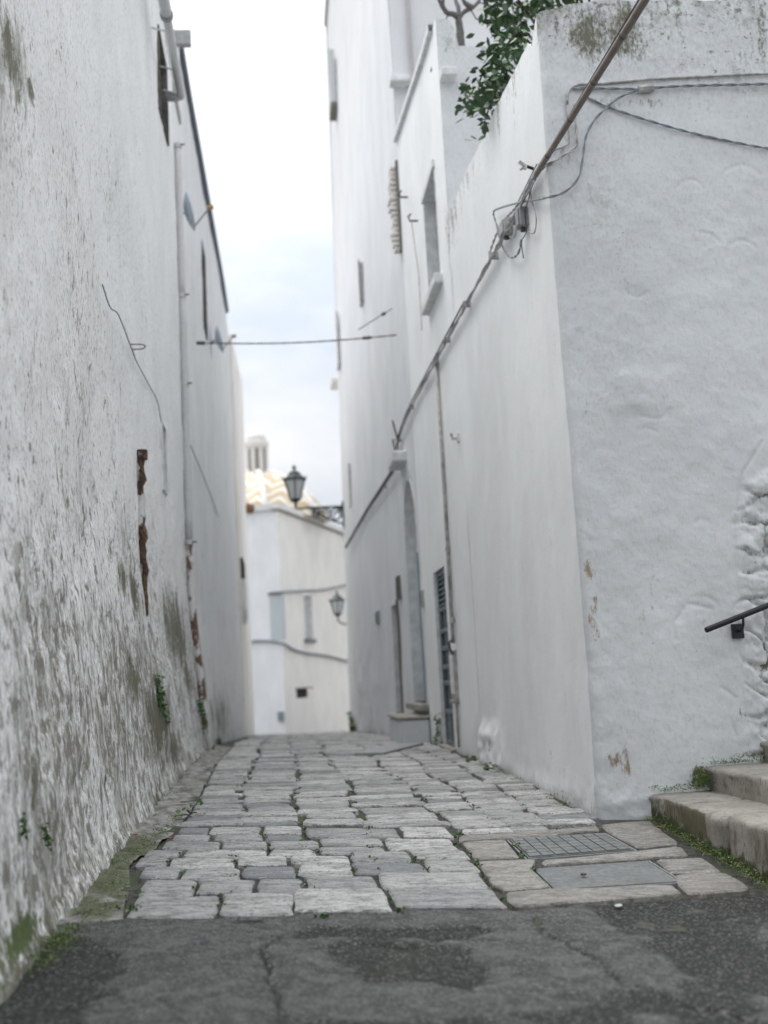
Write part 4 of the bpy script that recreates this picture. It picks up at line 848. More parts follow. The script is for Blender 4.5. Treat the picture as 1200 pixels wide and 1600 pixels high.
tangle('drop_cable', [(250, 660), (215, 720), (190, 800), (195, 860), (212, 930), (205, 990), (178, 988)], .006, M['cablewhite'], 'white wire looping round the right side of the upper junction box', off=.03)
tangle('drop_cable', [(215, 700), (165, 800), (130, 880), (128, 970), (118, 1010), (98, 1008)], .006, M['cablewhite'], 'white wire looping into the lower junction box', off=.035)
tangle('drop_cable', [(190, 780), (180, 850), (165, 900), (170, 985), (150, 1030), (158, 1100)], .0045, M['cabledark'], 'dark thin wire hanging below the junction boxes', off=.03)
for (zx, zy, hw, hh, mm, lb) in ((103, 975, 15, 34, 'boxgrey', 'beige junction box on the alley wall at the cable tangle'), (174, 930, 12, 40, 'metalgrey', 'dark grey junction box nearest the house corner')):
    p = wp(zx, zy, 0); e0 = empty('junction_box', p, lb, 'junction box'); hy = .09 if mm == 'boxgrey' else .06; hz = .062 if mm == 'boxgrey' else .078
    MB().box((XR-.075, p[1]-hy, p[2]-hz), (XR+.01, p[1]+hy, p[2]+hz), .008).build('body', M[mm], e0); MB().box((XR-.085, p[1]-hy+.01, p[2]-hz+.012), (XR-.076, p[1]+hy-.01, p[2]+hz-.01), .003).build('lid', M[mm], e0)
    MB().tube([(XR-.04, p[1], p[2]-hz), (XR-.04, p[1], p[2]-hz-.03)], .02, 6).build('gland', M['cabledark'], e0)
p = wp(168, 708, .06); ins = empty('wire_anchor', p, 'rough whitewashed wire anchor at the cable tangle', 'anchor')
mb = MB()
for k in range(7): a = k*.9; mb.tube([p, p+np.array([-.03-.02*math.sin(a), .06*math.cos(a), .05*math.sin(a*1.3)])], [.014, .008], 5)
mb.build('knot', M['cablewhite'], ins); MB().tube([p, (XR+.02, p[1], p[2]-.03)], .012, 6).build('stem', M['iron'], ins)

# ------------------------------------------------------------------ span wire across the alley
sw = empty('span_wire', (.5, 17.6, 6.3), 'thin wire stretched across the alley high up between the houses', 'wire')
a = onX(303, 521, -1.12); b = onX(620, 523, XR); a[1] = 17.7; b[1] = 17.7
pts = [a+(b-a)*t+np.array([0, 0, -.06*math.sin(math.pi*t)]) for t in np.linspace(0, 1, 24)]; mb = MB(); twist(mb, pts, .008, 2, .14, .05); mb.build('wire', M['cabledark'], sw)
p = onY(560, 515, 17.7); q_ = onX(613, 482, XR); MB().tube([p, (p+q_)/2, q_], .008, 5).build('stay', M['cabledark'], sw); MB().tube([p*.3+q_*.7, p*.22+q_*.78], .028, 6).build('insulator', M['cabledark'], sw); MB().tube([pts[19], pts[20]], .026, 6).build('insulator', M['cabledark'], sw)
MB().tube([pts[0], pts[1]], .03, 6).build('insulator', M['cabledark'], sw)

# ------------------------------------------------------------------ fittings, left side
dp = empty('drainpipe', (-1.1, 15.1, .2), 'tall white drainpipe on the left wall, rusted brown near the ground', 'drainpipe')
def lp(px, py, off=.06):
    y = 15.1; p = onY(px, py, y); return np.array([float(lean_left(np.array(y), np.array(p[2])))+off, y, p[2]])
zA, zB, zC_, zD = onY(278, 228, 15.1)[2], onY(282, 462, 15.1)[2], onY(286, 848, 15.1)[2], float(gz(-1, 15.1))
def pipe(za, zb, r, off=.045): return [np.array([float(lean_left(np.array(15.1), np.array(z)))+off, 15.1, z]) for z in np.linspace(za, zb, 10)]
MB().tube(pipe(zA, zB, 0), .046, 10).build('upper_pipe', M['pvcpink'], dp, True); MB().tube(pipe(zB-.002, zC_, 0), .050, 10).build('pipe', M['pvc'], dp, True); MB().tube(pipe(zC_-.002, zD-.05, 0), .046, 10).build('rusty_pipe', M['halfrust'], dp, True)
for z in (zA, zB, 5.0, zC_): q_ = pipe(z, z-.1, 0)[0]; MB().tube([q_+np.array([0, 0, .03]), q_-np.array([0, 0, .03])], .058, 10).build('collar', M['pvc'], dp); MB().tube([q_+np.array([-.12, 0, 0]), q_+np.array([.10, -.05, 0])], .010, 5).build('bracket', M['iron'], dp)
op = empty('overflow_pipe', (-.95, 12.5, 7.5), 'thick pale pipe slung along the top of the near left wall', 'pipe')
a = onX(256, 0, -.97); b = onX(283, 150, -.97); b = b*1.0; d_ = b-a
MB().tube([a-d_*1.5, a-d_*.0, a+d_*.14], .062, 12).build('near_section', M['pvc'], op, True); MB().tube([a+d_*.10, a+d_*.5, b], .050, 12).build('section', M['pvc'], op, True); MB().tube([b-d_*.01, b+np.array([-.07, .03, 0]), b+np.array([-.2, .03, .02])], .062, 10).build('elbow', M['pvc'], op, True)
MB().tube([a+d_*.12, a+d_*.15], .074, 12).build('collar', M['metalgrey'], op)
for t in (.3, .7, .98): q_ = a+d_*t; MB().tube([q_, q_+np.array([-.22, 0, .06])], .012, 5).build('hanger', M['pvc'], op)
gt = empty('roof_gutter', (-1.0, 20, 10.6), 'dark blue grey gutter along the roof edge of the second left house', 'gutter')
g0 = [(-1.0, 16.7, 10.69), (-1.0, 28.6, 10.72)]
xs_ = lambda y: float(np.interp(y, [15, 18, 27, 40], [-1.155, -1.14, -1.035, -1.01]))
for a, b in zip(np.linspace(16.5, 26.1, 4), np.linspace(19.7, 29.3, 4)):
    mb = MB()
    for s_ in range(6): y0 = a+(b-a)*s_/6; y1 = a+(b-a)*(s_+1)/6; mb.add([(xs_(y0)-.06, y0, 10.64), (xs_(y0)+.035, y0, 10.64), (xs_(y0)+.045, y0, 10.74), (xs_(y0)-.06, y0, 10.74), (xs_(y1)-.06, y1, 10.64), (xs_(y1)+.035, y1, 10.64), (xs_(y1)+.045, y1, 10.74), (xs_(y1)-.06, y1, 10.74)], [(0,1,5,4),(1,2,6,5),(2,3,7,6),(0,1,2,3),(4,5,6,7)])
    mb.build('section', M['gutter'], gt)
MB().box((-1.30, 16.38, 10.62), (-.98, 16.5, 10.86), .01).build('end_box', M['metalgrey'], gt)
# corroded embedded pipe
cp = empty('corroded_pipe', (-1.15, 10, 2), 'corroded brown pipe stub set in the near left wall, paint flaking', 'pipe')
zt_, zb_ = LP(215, 712)[1], LP(225, 905)[1]; n = 26; Y0 = 9.95
pts = [np.array([float(lean_left(np.array(Y0), np.array(z)))+.03+.016*random.uniform(-1, 1)-.03*max(0, (i-19)/6), Y0+.012*random.uniform(-1, 1), z]) for i, z in enumerate(np.linspace(zt_, zb_-.35, n))]
MB().tube(pts, [.037*(1-.45*max(0, (i-10)/15))*random.uniform(.85, 1.12) for i in range(n)], 9).build('pipe', M['corroded'], cp, True); MB().tube([pts[0]+np.array([0, 0, -.05]), pts[0]+np.array([0, 0, .035])], [.048, .050], 9).build('broken_end', M['corroded'], cp)
# stub of crack wire on left wall
def lw(px, py, off=.02): p = onX(px, py, XLU+off+.01); return p
lc = empty('wall_wire', lw(160, 445), 'thin slack wire with a loop hanging on the near left wall', 'wire')
MB().tube(cat([lw(*p, .035) for p in [(160, 445), (172, 480), (185, 492), (203, 538), (214, 566), (232, 600), (246, 628), (252, 660)]], 5), .0055, 5).build('wire', M['cable'], lc)
MB().tube(cat([lw(203, 538, .03), lw(220, 538, .06), lw(227, 541, .12), lw(222, 545, .07), lw(206, 546, .03)], 5), .0055, 5).build('loop', M['cabledark'], lc)
bw = empty('wall_wire', onX(293, 690, -1.14), 'faint wire sagging along the second left house', 'wire')
MB().tube(cat([onX(*p, -1.12) for p in [(295, 690), (318, 745), (340, 805), (352, 850)]], 5), .008, 5).build('wire', M['cable'], bw)
# satellite dishes seen edge on
def dish(px, py, X, dia, label):
    p = onX(px, py, X); e0 = empty('satellite_dish', p, label, 'satellite dish', 'satellite dishes on the left house'); N_ = Vector((.96, .08, .22)).normalized(); u = N_.orthogonal().normalized(); v = N_.cross(u)
    vs = [Vector(p)-N_*.05]; fs = []
    for j, r in enumerate((.33, .66, 1)):
        for k in range(18): a = 2*math.pi*k/18; vs.append(Vector(p)-N_*.05*(1-r*r)*1.6+(u*math.cos(a)+v*math.sin(a))*r*dia/2)
    for k in range(18): fs.append((0, 1+k, 1+(k+1) % 18))
    for j in range(2):
        for k in range(18): fs.append((1+j*18+k, 1+(j+1)*18+k, 1+(j+1)*18+(k+1) % 18, 1+j*18+(k+1) % 18))
    o = ob('reflector', vs, fs, M['dish'], e0, True); md = o.modifiers.new('t', 'SOLIDIFY'); md.thickness = .012
    hd = Vector(p)+N_*dia*.5; MB().tube([Vector(p)-v*dia*.45, hd], .012, 5).build('arm', M['metalgrey'], e0); MB().tube([hd-N_*.04, hd+N_*.05], .035, 8).build('receiver', M['yellow'], e0)
    MB().tube([Vector(p)-N_*.1, (X-.25, p[1], p[2]-.1)], .022, 6).build('mount', M['metalgrey'], e0)
dish(298, 330, -1.02, .55, 'pale blue satellite dish near the roof edge beside the drainpipe'); dish(344, 530, -.95, .55, 'pale satellite dish farther along the left wall by the span wire')

# ------------------------------------------------------------------ lamps
def lantern(P, h, lab, arm):
    """P = bottom centre of the lantern, h = its height."""
    e0 = empty('street_lamp', P, lab, 'street lamp', 'wall lanterns'); s = h; P = np.asarray(P, float); n = 6
    r0, r1 = .14*s, .275*s; z0, z1 = .16*s, .62*s
    MB().lathe(P, [(.02*s, 0), (.045*s, .03*s), (.03*s, .06*s), (.09*s, .10*s), (.14*s, .135*s), (.145*s, .16*s)], 12).build('base_cup', M['lampiron'], e0, True)
    for k in range(n):
        a = 2*math.pi*(k+.5)/n; a2 = 2*math.pi*(k+1.5)/n
        c0, s0, c1, s1 = math.cos(a), math.sin(a), math.cos(a2), math.sin(a2)
        MB().tube([P+(r0*c0, r0*s0, z0), P+(r1*c0, r1*s0, z1)], .017*s, 5).build('bar', M['lampiron'], e0)
        MB().quad(P+(r0*c0*.97, r0*s0*.97, z0), P+(r0*c1*.97, r0*s1*.97, z0), P+(r1*c1*.97, r1*s1*.97, z1), P+(r1*c0*.97, r1*s0*.97, z1)).build('pane', M['lampglass'], e0)
    MB().lathe(P, [(.285*s, .60*s), (.31*s, .615*s), (.31*s, .65*s), (.25*s, .68*s), (.18*s, .74*s), (.14*s, .80*s), (.10*s, .83*s), (.06*s, .85*s)], 6, math.pi/6).build('cap', M['lampiron'], e0)
    MB().lathe(P, [(.03*s, .84*s), (.022*s, .88*s), (.05*s, .92*s), (.055*s, .945*s), (.02*s, .97*s), (.006*s, 1.0*s)], 8).build('finial', M['lampiron'], e0, True)
    for k in range(6): a = 2*math.pi*(k+.5)/6; q_ = P+(.31*s*math.cos(a), .31*s*math.sin(a), .65*s); MB().tube([q_, q_+(.03*s*math.cos(a), .03*s*math.sin(a), .05*s)], [.014*s, .005*s], 5).build('crest', M['lampiron'], e0)
    arm(e0, P, s); return e0
def arm1(e0, P, s):
    W = np.array([2.08, P[1], P[2]]); zb = P[2]-.08
    MB().tube([(P[0], P[1], P[2]+.02), (P[0], P[1], zb), (P[0]+.1, P[1], zb-.03), (P[0]+.3, P[1], zb), (W[0], P[1], zb+.0)], .034, 6).build('bracket_arm', M['lampiron'], e0)
    mb = MB()
    def spiral(cx, cz, r, turn, sg): return [(cx+sg*r*(1-.75*t)*math.cos(turn*t*2*math.pi), P[1], cz+r*(1-.75*t)*math.sin(turn*t*2*math.pi)) for t in np.linspace(0, 1, 26)]
    L_ = W[0]-P[0]
    for f, r, sg in ((.42, .15, 1), (.62, .18, -1), (.83, .22, 1), (.96, .16, -1)): mb.tube(spiral(P[0]+L_*f, zb-r-.02, r, 1.6, sg), .028, 5)
    mb.tube(cat([(P[0]+L_*.3, P[1], zb-.02), (P[0]+L_*.5, P[1], zb-.25), (P[0]+L_*.75, P[1], zb-.42), (W[0], P[1], zb-.55)], 6), .03, 5); mb.build('scrollwork', M['lampiron'], e0)
    MB().box((W[0]-.08, P[1]-.06, zb-.65), (W[0]-.02, P[1]+.06, zb+.15), .01).build('wall_plate', M['lampiron'], e0)
P1 = onY(462, 790, 34.0); P1[0] += .0
lantern(P1, 1.24, 'black six-sided lantern on a scrolled iron bracket high at the end of the alley', arm1)
def arm2(e0, P, s): MB().tube(cat([(P[0], P[1], P[2]+.02), (P[0]+.02, P[1], P[2]-.10), (P[0]+.2, P[1], P[2]-.22), (2.6, P[1], P[2]-.20)], 6), .03, 6).build('bracket_arm', M['lampiron'], e0); MB().box((2.47, P[1]-.08, P[2]-.4), (2.54, P[1]+.08, P[2]), .01).build('wall_plate', M['lampiron'], e0)
lantern(onY(528, 966, 42.0), 1.02, 'smaller black lantern low beside the far right house edge', arm2)

# ------------------------------------------------------------------ far house with tiled dome
fh = empty('house', (.1, 46, -1), 'pale far house closing the alley, with a zigzag tiled dome and cupola', 'house')
ca = np.array([.10, 46.]); cr = np.array([3.6, 56.]); cl = np.array([-4.2, 48.5]); ZT = 8.05
def fw(name, A, B, mat, holes, wear, z1=ZT):
    L_ = np.linalg.norm(B-A); d = (B-A)/L_
    sheet(name, mat, fh, lines(0, L_, .2, [v for t in holes for v in t[:2]]), lines(-2.2, z1, .2, [v for t in holes for v in t[2:]]), lambda s, z: (A[0]+d[0]*s+.02*fbm(s, z, 3)*0, A[1]+d[1]*s+.03*fbm(s*.7, z*.5, 4), z), holes, {'wear': wear, 'algae': lambda s, z: .35*sstep(z1-3, z1+.5, z)*vn(s*1.5, 0*z, 3)}); return d
def fs_(px, py):  # distance along the right face
    r = ray(px, py); d = (cr-ca)/np.linalg.norm(cr-ca); Mx = np.array([[r[0], -d[0]], [r[1], -d[1]]]); k, s = np.linalg.solve(Mx, ca); return s, r[2]*k+EZ
def fl_(px, py):
    r = ray(px, py); d = (cl-ca)/np.linalg.norm(cl-ca); Mx = np.array([[r[0], -d[0]], [r[1], -d[1]]]); k, s = np.linalg.solve(Mx, ca); return s, r[2]*k+EZ
wa, wb = fs_(474, 927), fs_(489, 999); va, vb = fs_(463, 1077), fs_(487, 1089)
hF = [(wa[0], wb[0], wb[1], wa[1]), (va[0], vb[0], vb[1], va[1])]
dR = fw('wall', ca, cr, M['far'], hF, lambda s, z: .35*sstep(5, 8, z))
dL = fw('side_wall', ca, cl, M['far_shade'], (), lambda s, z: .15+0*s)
nR = np.array([dR[1], -dR[0]])           # outward normal of the right face (towards +X, -Y)
def fbox(name, s0, s1, z0, z1, o0, o1, mat, parent):
    q_ = [ca+dR*s+nR*o for s, o in ((s0, o0), (s1, o0), (s1, o1), (s0, o1))]; mb = MB()
    mb.add([(*a, z0) for a in q_]+[(*a, z1) for a in q_], [(0,3,2,1),(4,5,6,7),(0,1,5,4),(1,2,6,5),(2,3,7,6),(3,0,4,7)]); return mb.build(name, mat, parent)
win = fbox('window', wa[0], wb[0], wb[1], wa[1], -.35, -.28, M['jamb'], fh); fbox('sill', wa[0]-.15, wb[0]+.15, wb[1]-.14, wb[1]-.002, -.3, .12, M['cover'], win)
for s0, s1 in ((wa[0]-.02, wa[0]), (wb[0], wb[0]+.02)): fbox('reveal', s0, s1, wb[1], wa[1], -.3, .02, M['jamb'], win)
vt = fbox('vent', va[0]-.05, vb[0]+.05, vb[1]-.05, va[1]+.05, -.25, -.2, M['dark'], fh); fbox('vent_frame', va[0]-.08, vb[0]+.08, va[1], va[1]+.06, -.2, .05, M['shutter'], vt)
fbox('cornice', -.1, np.linalg.norm(cr-ca)+.1, ZT-.12, ZT+.10, -.3, .14, M['jamb'], fh); fbox('cornice_drip', -.08, np.linalg.norm(cr-ca), ZT-.2, ZT-.121, -.2, .06, M['step'], fh)
# left face cornice and shallow window niche with ledge
def lbox(name, s0, s1, z0, z1, o0, o1, mat, parent):
    nL = np.array([dL[1], -dL[0]]); nL = nL if nL[1] < 0 else -nL; q_ = [ca+dL*s+nL*o for s, o in ((s0, o0), (s1, o0), (s1, o1), (s0, o1))]; mb = MB()
    mb.add([(*a, z0) for a in q_]+[(*a, z1) for a in q_], [(0,3,2,1),(4,5,6,7),(0,1,5,4),(1,2,6,5),(2,3,7,6),(3,0,4,7)]); return mb.build(name, mat, parent)
lbox('cornice', .0, 4.4, ZT-.12, ZT+.10, -.3, .12, M['jamb'], fh)
na, nb = fl_(423, 930), fl_(424, 1000); mw = lbox('window', .0, na[0]+.05, nb[1], na[1], -.3, .03, M['paleblue'], fh); lbox('lintel', -.0, na[0]+.12, na[1], na[1]+.10, -.2, .06, M['step'], mw)
mbx = fl_(427, 1120); e0 = empty('meter_box', (ca[0]-.2, ca[1]-.1, mbx[1]-.2), 'small blue grey meter box at the foot of the far house corner', 'meter box'); lbox('box', .08, .30, mbx[1]-.16, mbx[1]+.2, -.02, .10, M['greyblue'], e0); lbox('lid', .10, .28, mbx[1]-.13, mbx[1]+.17, .101, .115, M['cable'], e0)
# cables on the far house
def fpt(px, py, o=.06): s, z = fs_(px, py); q_ = ca+dR*s+nR*o; return np.array([q_[0], q_[1], z])
def flp(px, py, o=.06):
    s, z = fl_(px, py); nL = np.array([dL[1], -dL[0]]); nL = nL if nL[1] < 0 else -nL; q_ = ca+dL*s+nL*o; return np.array([q_[0], q_[1], z])
for nm, pl, pr, r, lb in (('wall_cable', [(388, 1002), (410, 1001), (425, 1002)], [(442, 1006), (455, 1014), (475, 1020), (510, 1025), (545, 1034)], .05, 'dark cable sagging across the middle of the far house'), ('wall_cable', [(424, 926)], [(440, 925), (475, 923), (505, 921), (542, 913)], .045, 'grey cable running above the window of the far house')):
    P_ = [flp(*p) for p in pl]+[fpt(*p) for p in pr]; e0 = empty(nm, P_[0], lb, 'cable'); MB().tube(cat(P_, 5), r, 6).build('sheath', M['cable'], e0, True)
rf = MB().add([(*ca, ZT+.05), (*cr, ZT+.05), (2, 58, ZT+.05), (-6, 54, ZT+.05), (*cl, ZT+.05)], [(0, 1, 2, 3, 4)]).build('roof', M['deck'], fh)
# dome: tiled cloister vault, octagonal, with zigzag courses
q = NT('zigzag_roof_tiles', .5); sep = q.n('ShaderNodeSeparateXYZ'); q.l(q.pos, sep.inputs[0]); 
zig = q.math('ABSOLUTE', q.math('SUBTRACT', q.math('FRACT', q.math('MULTIPLY', q.math('SUBTRACT', sep.outputs[0], q.math('MULTIPLY', sep.outputs[1], .3)), 1.15)), .5))
v_ = q.math('FRACT', q.math('ADD', q.math('MULTIPLY', sep.outputs[2], 2.1), q.math('MULTIPLY', zig, 1.7)))
c = q.mix(q.rng(v_, .30, .36), (.52, .36, .20), (.70, .67, .60)); c = q.mix(q.rng(v_, .66, .72), c, (.40, .36, .22)); c = q.mix(q.rng(v_, .9, .95), c, (.62, .58, .50)); q.col(c); M['tiles'] = q.m
dc = np.array([-.75, 51.0]); zc0 = ZT+.0; segs = 8; prof = [(3.15, 0), (2.95, .55), (2.55, 1.05), (2.05, 1.5), (1.5, 1.88), (.95, 2.14), (.55, 2.25)]
rdg = MB()
for k in range(segs):
    a0 = 2*math.pi*(k+.15)/segs; a1 = 2*math.pi*(k+1.15)/segs; mb = MB()
    for (r_, z_), (r2_, z2_) in zip(prof[:-1], prof[1:]): mb.quad((dc[0]+r_*math.cos(a0), dc[1]+r_*math.sin(a0), zc0+z_), (dc[0]+r_*math.cos(a1), dc[1]+r_*math.sin(a1), zc0+z_), (dc[0]+r2_*math.cos(a1), dc[1]+r2_*math.sin(a1), zc0+z2_), (dc[0]+r2_*math.cos(a0), dc[1]+r2_*math.sin(a0), zc0+z2_))
    mb.build('dome_segment', M['tiles'], fh)
    MB().tube([(dc[0]+r_*math.cos(a0), dc[1]+r_*math.sin(a0), zc0+z_) for r_, z_ in prof], .13, 6).build('dome_rib', M['far'], fh, True)
zl = onY(403, 745, 51)[2]; zu = onY(403, 690, 51)[2]; rc = (onY(420, 720, 51)[0]-onY(386, 720, 51)[0])/2*1.02; lc_ = onY(402, 720, 51)[0]; c3 = (lc_, 51.0, 0)
dr3 = MB().lathe(c3, [(rc*.92, zl-.5), (rc*.92, zu-.35)], 8, math.pi/8).build('cupola', M['step'], fh)
for k in range(8): a = 2*math.pi*k/8+math.pi/8; MB().tube([(lc_+rc*.93*math.cos(a), 51+rc*.93*math.sin(a), zl-.5), (lc_+rc*.93*math.cos(a), 51+rc*.93*math.sin(a), zu-.36)], .09, 6).build('pilaster', M['far'], dr3)
MB().lathe(c3, [(rc*.98, zu-.36), (rc*1.15, zu-.22), (rc*1.18, zu-.05), (rc*.95, zu)], 8, math.pi/8).build('cupola_cornice', M['far'], dr3); MB().lathe(c3, [(rc*.9, zu), (rc*.82, zu+.22), (rc*.55, zu+.42), (rc*.2, zu+.5)], 12).build('cupola_cap', M['far'], dr3, True)

# ------------------------------------------------------------------ plants
def leafgeo(ln, wd):
    return [(0, 0, 0), (wd*.5, ln*.35, .012), (wd*.42, ln*.7, .006), (0, ln, -.018), (-wd*.42, ln*.7, .006), (-wd*.5, ln*.35, .012), (0, ln*.5, -.008)], [(0, 1, 6), (1, 2, 6), (2, 3, 6), (3, 4, 6), (4, 5, 6), (5, 0, 6)]
lv, lf = leafgeo(1, .46)
leafmesh = bpy.data.meshes.new('leaf'); leafmesh.from_pydata(lv, [], lf); leafmesh.materials.append(M['leaf']); leafmesh.polygons.foreach_set('use_smooth', [True]*6)
def rotm(rr, down=.3):
    d = Vector((rr.gauss(0, 1), rr.gauss(0, 1), rr.gauss(-down, .7))).normalized(); q_ = d.to_track_quat('Y', 'Z').to_matrix(); return q_ @ Matrix.Rotation(rr.uniform(-1.2, 1.2), 3, 'Y')
rr = random.Random(3)
bs = empty('citrus_bush', (2.5, 9.5, 5.0), 'dark green leafy bush hanging over the terrace parapet at the top right', 'bush')
# branches: px targets on the plane of the parapet
def tp(px, py, X): return onX(px, py, X)
root = Vector((2.75, 9.6, 5.0))
tips = [tp(785, 30, 2.35), tp(800, 60, 2.3), tp(775, 60, 2.25), tp(820, 20, 2.5), tp(850, -5, 2.7), tp(880, -10, 2.8), tp(770, 110, 2.1), tp(755, 140, 2.05), tp(728, 152, 1.98), tp(765, 165, 2.0), tp(755, 195, 1.98), tp(800, 85, 2.15), tp(900, -15, 2.9), tp(840, 8, 2.5), tp(790, 0, 2.3), tp(830, -20, 2.5), tp(765, 20, 2.3), tp(778, 85, 2.2), tp(745, 158, 2.0), tp(770, 140, 2.05)]
mb = MB(); spots = []
for t in tips:
    t = Vector(t); over = Vector((max(t.x+.12, 2.2), t.y+.05, max(t.z+.05, 6.12+rr.uniform(0, .1)))); C = cat([root, (root+over)/2+Vector((.15, 0, .3)), over, t], 6); mb.tube(C, [.022*(1-.75*i/(len(C)-1)) for i in range(len(C))], 5); spots += [(C[-1], 1), (C[-3], .8), (C[-5], .25)]
mb.build('branches', M['twig'], bs)
cnt = 0; lst = MB()
for (c_, wgt) in spots:
    c_ = Vector(c_); tip = wgt > .9
    for _ in range(int(26*wgt)):
        p = c_+Vector((rr.gauss(0, .055), rr.gauss(0, .11), rr.gauss(0, .055))); R3 = rotm(rr, .2); s = rr.uniform(.07, .115)
        if p.y < 7.85 or (p.z < 5.9 and 2.0 < p.x < 2.4): continue
        if (tip and cnt < 290 and _ % 2 == 0):
            o = bpy.data.objects.new('leaf', leafmesh); COL.objects.link(o); o.parent = bs; o.matrix_parent_inverse = Matrix.Translation(-Vector(bs.location)); o.matrix_basis = Matrix.LocRotScale(p, R3.to_quaternion(), (s, s, s)); cnt += 1
        else: lst.add([p+R3 @ (Vector(v)*s) for v in lv], lf)
for _ in range(1100):   # body of the bush behind the parapet
    p = Vector((2.9+rr.gauss(0, .35), 9.4+rr.gauss(0, .6), 5.75+rr.gauss(0, .22)))
    if p.y < 8.15 or p.x < 2.3: continue
    p = p; R3 = rotm(rr, .1); s = rr.uniform(.06, .11); lst.add([p+R3 @ (Vector(v)*s) for v in lv], lf)
tag(lst.build('foliage', M['leaf'], bs), kind='stuff')
# pruned grey vine tree on the terrace
vt_ = empty('vine_tree', (2.44, 12.7, 7.24), 'bare pruned grey vine tree with knobbly limbs on the roof terrace', 'tree')
Yv = 12.7
def vp(px, py, dy=0): return onY(px, py, Yv+dy)
trunk = [np.array([vp(720, 72)[0]+.02, Yv, 7.2]), vp(720, 72), vp(719, 50), vp(716, 28)]
C = cat(trunk, 5); MB().tube(C, [.055-.016*i/(len(C)-1)+.006*random.random() for i in range(len(C))], 8).build('trunk', M['bark'], vt_, True)
for k_, L_ in enumerate([[(716, 28), (708, 22), (698, 20), (692, 8), (694, -6), (700, -20)], [(716, 28), (726, 18), (738, 12), (748, 2), (752, -12)], [(698, 20), (690, 8), (684, -4)], [(716, 28), (716, 12), (712, 0), (716, -18)], [(738, 12), (726, 4), (722, -10)]]):
    C = cat([vp(*p, .05*i*(1 if k_ % 2 else -1)) for i, p in enumerate(L_)], 4); MB().tube(C, [.036*(1-.55*i/(len(C)-1))*random.uniform(.9, 1.15) for i in range(len(C))], 6).build('limb', M['bark'], vt_, True)
for L_ in [[(700, 22), (690, 50), (680, 85), (673, 112)], [(748, 4), (765, 8), (778, 18), (782, 28)], [(800, 65), (780, 85), (760, 92)], [(790, 70), (770, 100), (750, 125)], [(735, 14), (745, 30), (752, 26)]]:
    MB().tube(cat([vp(*p, -.1) for p in L_], 4), .008, 5).build('twig', M['twig'], vt_)
# weeds on walls and along bases
wlv, wlf = leafgeo(1, .75)
def weed(name, pts, n, sp, sz, label, catg='plant', droop=.3, group=None, mat='weed'):
    c0 = np.mean(pts, axis=0); e0 = empty(name, pts[-1], label, catg, group); mb = MB(); st_ = MB()
    for p in pts:
        p = Vector(p)
        st_.tube([Vector(pts[0]), (Vector(pts[0])+p)/2+Vector((.01, 0, .01)), p], .004, 4)
        for _ in range(n): q_ = p+Vector((abs(rr.gauss(0, sp*.5)), rr.gauss(0, sp), rr.gauss(0, sp))); R3 = rotm(rr, droop); s = rr.uniform(.6, 1.2)*sz; mb.add([q_+R3 @ (Vector(v)*s) for v in wlv], wlf)
    mb.build('foliage', M[mat], e0); st_.build('stem', M['twig'], e0); return e0
def lwp(px, py): 
    p = onX(px, py, -1.08)
    for _ in range(4): p = onX(px, py, float(lean_left(np.array(p[1]), np.array(p[2])))+.015)
    return p
weed('wall_weed', [lwp(244, 1068), lwp(246, 1082), lwp(248, 1095), lwp(252, 1110), lwp(256, 1124)], 26, .035, .045, 'dark green weed hanging on the left wall below the corroded pipe')
weed('wall_weed', [lwp(311, 1100), lwp(313, 1112), lwp(316, 1128)], 26, .06, .05, 'green weed at the foot of the drainpipe on the left wall')
weed('wall_weed', [lwp(68, 1297), lwp(72, 1308), lwp(75, 1320)], 22, .012, .018, 'small green sprig on the lower left wall, right of the two')
weed('wall_weed', [lwp(34, 1283), lwp(37, 1300)], 20, .012, .018, 'small green sprig on the lower left wall, left of the two')
for px, py, n, lb in ((292, 1192, 26, 'grass tuft at the foot of the left wall beyond the kerb strip'), (295, 1276, 8, 'tiny weed at the left edge of the paving'), (336, 1162, 30, 'far weed tuft at the foot of the left wall')):
    p = onG(px, py); weed('weed_tuft', [p+np.array([0, 0, .01]), p+np.array([.05, .08, .015]), p+np.array([-.05, -.06, .015])], n, .03, .04, lb, droop=-.4)
p = onG(684, 1156); p[0] = 1.98; weed('weed_tuft', [np.array([1.97, 15.25, .15]), np.array([2.0, 15.3, .25]), np.array([2.0, 15.2, .38])], 26, .04, .05, 'upright weed at the foot of the wall beside the grille door', droop=-.5)
p = onG(548, 1141); weed('weed_tuft', [np.array([1.85, 32.5, float(gz(1.9, 32.5))+.1]), np.array([1.85, 31.6, float(gz(1.9, 31.6))+.1]), np.array([1.9, 33.4, float(gz(1.9, 33))+.3])], 40, .12, .12, 'dark weeds at the far corner foot of the tall house', droop=-.4)
for px, py, lb in ((740, 1190, 'weed tuft at the rough foot of the right wall'), (770, 1203, 'low weeds along the right wall foot nearer the corner')):
    p = onG(px, py); weed('weed_tuft', [p+np.array([d_*.3, .3*d_, .015]) for d_ in (-.3, 0, .4)], 22, .03, .035, lb, droop=-.3)
